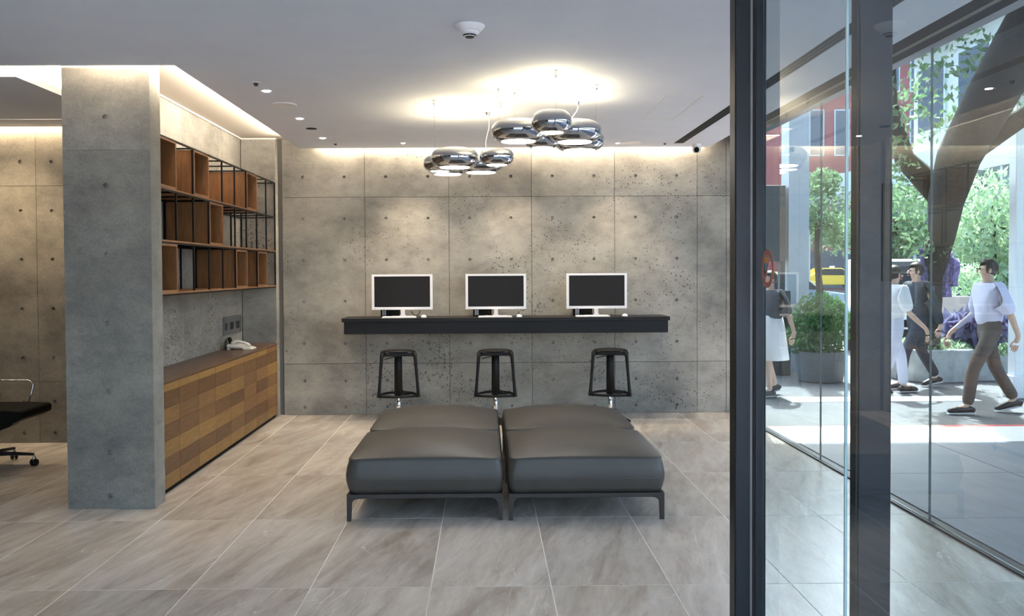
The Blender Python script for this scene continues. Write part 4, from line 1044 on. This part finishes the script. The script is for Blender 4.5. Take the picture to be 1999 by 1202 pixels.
# ------------------------------------------------------------------ people
def skin_mesh(name, verts, edges, radii, root, mat, parent, sub=2):
    me = bpy.data.meshes.new(name); me.from_pydata(verts, edges, []); me.update()
    o = bpy.data.objects.new(name, me); COL.objects.link(o)
    sk = o.modifiers.new('skin', 'SKIN'); sk.use_smooth_shade = True
    for i, v in enumerate(me.skin_vertices[0].data):
        r = radii[i]; v.radius = r if isinstance(r, tuple) else (r, r); v.use_root = (i == root)
    ss = o.modifiers.new('sub', 'SUBSURF'); ss.levels = sub; ss.render_levels = sub
    bpy.context.view_layer.update()
    dg = bpy.context.evaluated_depsgraph_get(); m2 = bpy.data.meshes.new_from_object(o.evaluated_get(dg))
    bpy.data.objects.remove(o)
    m2.materials.clear(); m2.materials.append(mat)
    o2 = bpy.data.objects.new(name, m2); COL.objects.link(o2); o2.parent = parent
    return o2
def person(loc, rz, label, top, bottom, stride=.3, H=1.68, arms=.25, skirt=False, sleeve='short', bag=None, hat=False, hairlen=0):
    t = tag(empty('person', loc, rz), label, 'person')   # faces local +X
    s = H/1.7
    J = {'pel': (0, 0, .95), 'spi': (0, 0, 1.12), 'che': (.01, 0, 1.30), 'nek': (.0, 0, 1.44), 'nk2': (.015, 0, 1.50), 'hd': (.03, 0, 1.60), 'hdt': (.02, 0, 1.66)}
    for sd_, k in ((-1, 'R'), (1, 'L')):
        f = stride*sd_
        J['hip'+k] = (0, .09*sd_, .90); J['kne'+k] = (f*.55+.05, .095*sd_, .50); J['ank'+k] = (f-.03, .095*sd_, .09+(.05 if sd_ < 0 else 0)); J['toe'+k] = (f+.13, .10*sd_, .035)
        a = -arms*sd_
        J['sho'+k] = (0, .18*sd_, 1.38); J['elb'+k] = (a*.35-.03, .235*sd_, 1.10); J['wri'+k] = (a+.06, .25*sd_, .88); J['pal'+k] = (a+.09, .25*sd_, .80)
    names = list(J); idx = {n: i for i, n in enumerate(names)}
    V = [tuple(c*s for c in J[n]) for n in names]
    E = [('pel', 'spi'), ('spi', 'che'), ('che', 'nek'), ('nek', 'nk2'), ('nk2', 'hd'), ('hd', 'hdt')]
    for k in 'RL': E += [('pel', 'hip'+k), ('hip'+k, 'kne'+k), ('kne'+k, 'ank'+k), ('ank'+k, 'toe'+k), ('che', 'sho'+k), ('sho'+k, 'elb'+k), ('elb'+k, 'wri'+k), ('wri'+k, 'pal'+k)]
    R = {'pel': (.12, .15), 'spi': (.10, .125), 'che': (.09, .12), 'nek': (.06, .07), 'nk2': (.05, .052), 'hd': (.095, .08), 'hdt': (.085, .072)}
    for k in 'RL': R.update({'hip'+k: .085, 'kne'+k: .056, 'ank'+k: .038, 'toe'+k: .03, 'sho'+k: .044, 'elb'+k: .038, 'wri'+k: .026, 'pal'+k: (.016, .036)})
    rr = [tuple(x*s for x in (R[n] if isinstance(R[n], tuple) else (R[n], R[n]))) for n in names]
    body = skin_mesh('body', V, [(idx[a], idx[b]) for a, b in E], rr, idx['pel'], M['skin'], t)
    # fingers joined into the same mesh
    bm = B(); bm.from_mesh(body.data)
    for k, sd_ in (('R', -1), ('L', 1)):
        p = Vector(J['pal'+k])*s
        for q, ln in enumerate((.065, .075, .07, .055)):
            o_ = Vector(((q-1.5)*.018, 0, -.02)); tube(bm, [p+o_*s, p+(o_+Vector((.004, -sd_*.008, -ln*.5)))*s, p+(o_+Vector((.006, -sd_*.028, -ln)))*s], [.0095*s, .009*s, .0065*s], 6)
        tube(bm, [p+Vector((.02, 0, .02))*s, p+Vector((.042, -sd_*.01, -.01))*s, p+Vector((.045, -sd_*.02, -.045))*s], [.011*s, .010*s, .007*s], 6)
    hd = Vector(J['hd'])*s
    tube(bm, [hd+Vector((.085, 0, .012))*s, hd+Vector((.108, 0, -.018))*s, hd+Vector((.092, 0, -.028))*s], [.010*s, .015*s, .010*s], 8)   # nose
    for sd_ in (-1, 1): lathe(bm, [(.0, -.028*s), (.013*s, -.02*s), (.018*s, 0.005*s), (.012*s, .026*s), (0, .03*s)], tuple(hd+Vector((0, sd_*.078, -.01))*s), 10)   # ears
    bm.to_mesh(body.data); bm.free()
    body.data.materials.append(top)
    for p_ in body.data.polygons:
        p_.use_smooth = True; c_ = p_.center
        if .93*s < c_.z < 1.425*s and abs(c_.y) < .225*s: p_.material_index = 1
    eb = B()
    for sd_ in (-1, 1): bmesh.ops.create_icosphere(eb, subdivisions=2, radius=.011*s, matrix=Matrix.Translation(hd+Vector((.086, sd_*.032, .012))*s))
    obj('eyes', eb, M['black_box'], t, smooth=True)
    obj('mouth', tube(B(), [hd+Vector((.092, -.022, -.055))*s, hd+Vector((.098, 0, -.057))*s, hd+Vector((.092, .022, -.055))*s], .005*s, 6), M['red_lamp'], t, smooth=True)
    def sub_skin(name, ns, es, grow, mat, root, over={}):
        ii = {n: i for i, n in enumerate(ns)}
        rad = []
        for n in ns:
            r = over.get(n, R[n]); r = r if isinstance(r, tuple) else (r, r); rad.append(tuple((x+grow)*s for x in r))
        return skin_mesh(name, [tuple(c*s for c in J[n]) for n in ns], [(ii[a], ii[b]) for a, b in es], rad, ii[root], mat, t)
    ns = ['pel', 'spi', 'che', 'nek', 'shoR', 'elbR', 'shoL', 'elbL']; es = [('pel', 'spi'), ('spi', 'che'), ('che', 'nek'), ('che', 'shoR'), ('shoR', 'elbR'), ('che', 'shoL'), ('shoL', 'elbL')]
    if sleeve == 'long': ns += ['wriR', 'wriL']; es += [('elbR', 'wriR'), ('elbL', 'wriL')]
    sub_skin('shirt', ns, es, .026, top, 'pel', {'shoR': .085, 'shoL': .085, 'elbR': .05, 'elbL': .05, 'pel': (.125, .155), 'spi': (.115, .14), 'nek': (.055, .065)})
    if not skirt:
        sub_skin('trousers', ['spi', 'pel', 'hipR', 'kneR', 'ankR', 'hipL', 'kneL', 'ankL'], [('spi', 'pel'), ('pel', 'hipR'), ('hipR', 'kneR'), ('kneR', 'ankR'), ('pel', 'hipL'), ('hipL', 'kneL'), ('kneL', 'ankL')], .018, bottom, 'pel', {'ankR': .05, 'ankL': .05, 'spi': (.085, .11)})
    else:
        obj('skirt', lathe(B(), [(.15, 1.02), (.18, .9), (.21, .7), (.245, .46), (.238, .46), (.2, .7)], n=28, sx=s, sy=s), bottom, t, smooth=True)
    for k in 'RL':
        a_ = Vector(J['ank'+k])*s; tt = Vector(J['toe'+k])*s
        bm = tube(B(), [a_+Vector((-.07, 0, -.045+.0)), a_+Vector((-.02, 0, -.03)), (a_+tt)/2+Vector((.02, 0, -.012)), tt+Vector((.02, 0, .005)), tt+Vector((.05, 0, 0))], [.034, .046, .044, .038, .02], 12, .85)
        sh_ = obj('shoe', bm, M['shoe'], t, smooth=True)
        obj('sole', tube(B(), [a_+Vector((-.07, 0, -.075)), tt+Vector((.05, 0, -.024))], .036, 10, .28), M['sole'], sh_)
    hb2 = B(); bmesh.ops.create_uvsphere(hb2, u_segments=20, v_segments=12, radius=1)
    for v in hb2.verts:
        v.co = Vector((v.co.x*.105-.018, v.co.y*.092, v.co.z*.105+.025))
    bmesh.ops.delete(hb2, geom=[v for v in hb2.verts if v.co.x > .045 and v.co.z < .075 or v.co.z < -.07], context='VERTS')
    bmesh.ops.translate(hb2, verts=hb2.verts, vec=hd/s); bmesh.ops.scale(hb2, verts=hb2.verts, vec=(s, s, s)); bmesh.ops.solidify(hb2, geom=hb2.faces[:], thickness=.006)
    obj('hair', hb2, M['white_cloth'] if hat else M['hair'], t, smooth=True)
    return t, Vector(J['palR'])*s
p1, hand = person((5.55, 9.45, -.024), math.radians(175), 'walking person in lavender shirt and brown trousers, near the right edge', M['shirt'], M['trouser_brown'], .30)
p2, hand2 = person((5.2, 10.95, -.024), math.radians(10), 'walking person in pale trousers just right of the wide door stile', M['white_cloth'], M['trouser_pale'], .26, 1.62)
p3, hand3 = person((3.62, 10.9, -.024), math.radians(200), 'person in dark top and white skirt with a pale bag, behind the door glass', M['dark_cloth'], M['white_cloth'], .12, 1.56, skirt=True)
p4, hand4 = person((5.78, 11.5, -.024), math.radians(185), 'walking person in dark clothes just left of the stone planter', M['dark_cloth'], M['dark_cloth'], .32, 1.66, sleeve='long')
# bag held by p3
bg = tag(empty('shopping_bag', (0, 0, 0)), 'pale shopping bag held by the person in the white skirt', 'bag')
w3 = Matrix.Translation(Vector((3.62, 10.9, -.024))) @ Matrix.Rotation(math.radians(200), 4, 'Z') @ hand3
bg.location = w3+Vector((.0, 0, -.06))
bmb = prism(B(), [(-.13, -.36), (.13, -.36), (.15, -.15), (.06, -.05), (-.06, -.05), (-.15, -.15)], -.05, .05); obj('sack', bmb, M['white_cloth'], bg, bevel=.02, seg=3)
obj('handle', tube(B(), [(-.05, 0, -.06), (-.03, 0, .02), (.0, 0, .035), (.03, 0, .02), (.05, 0, -.06)], .005, 6), M['white_cloth'], bg)
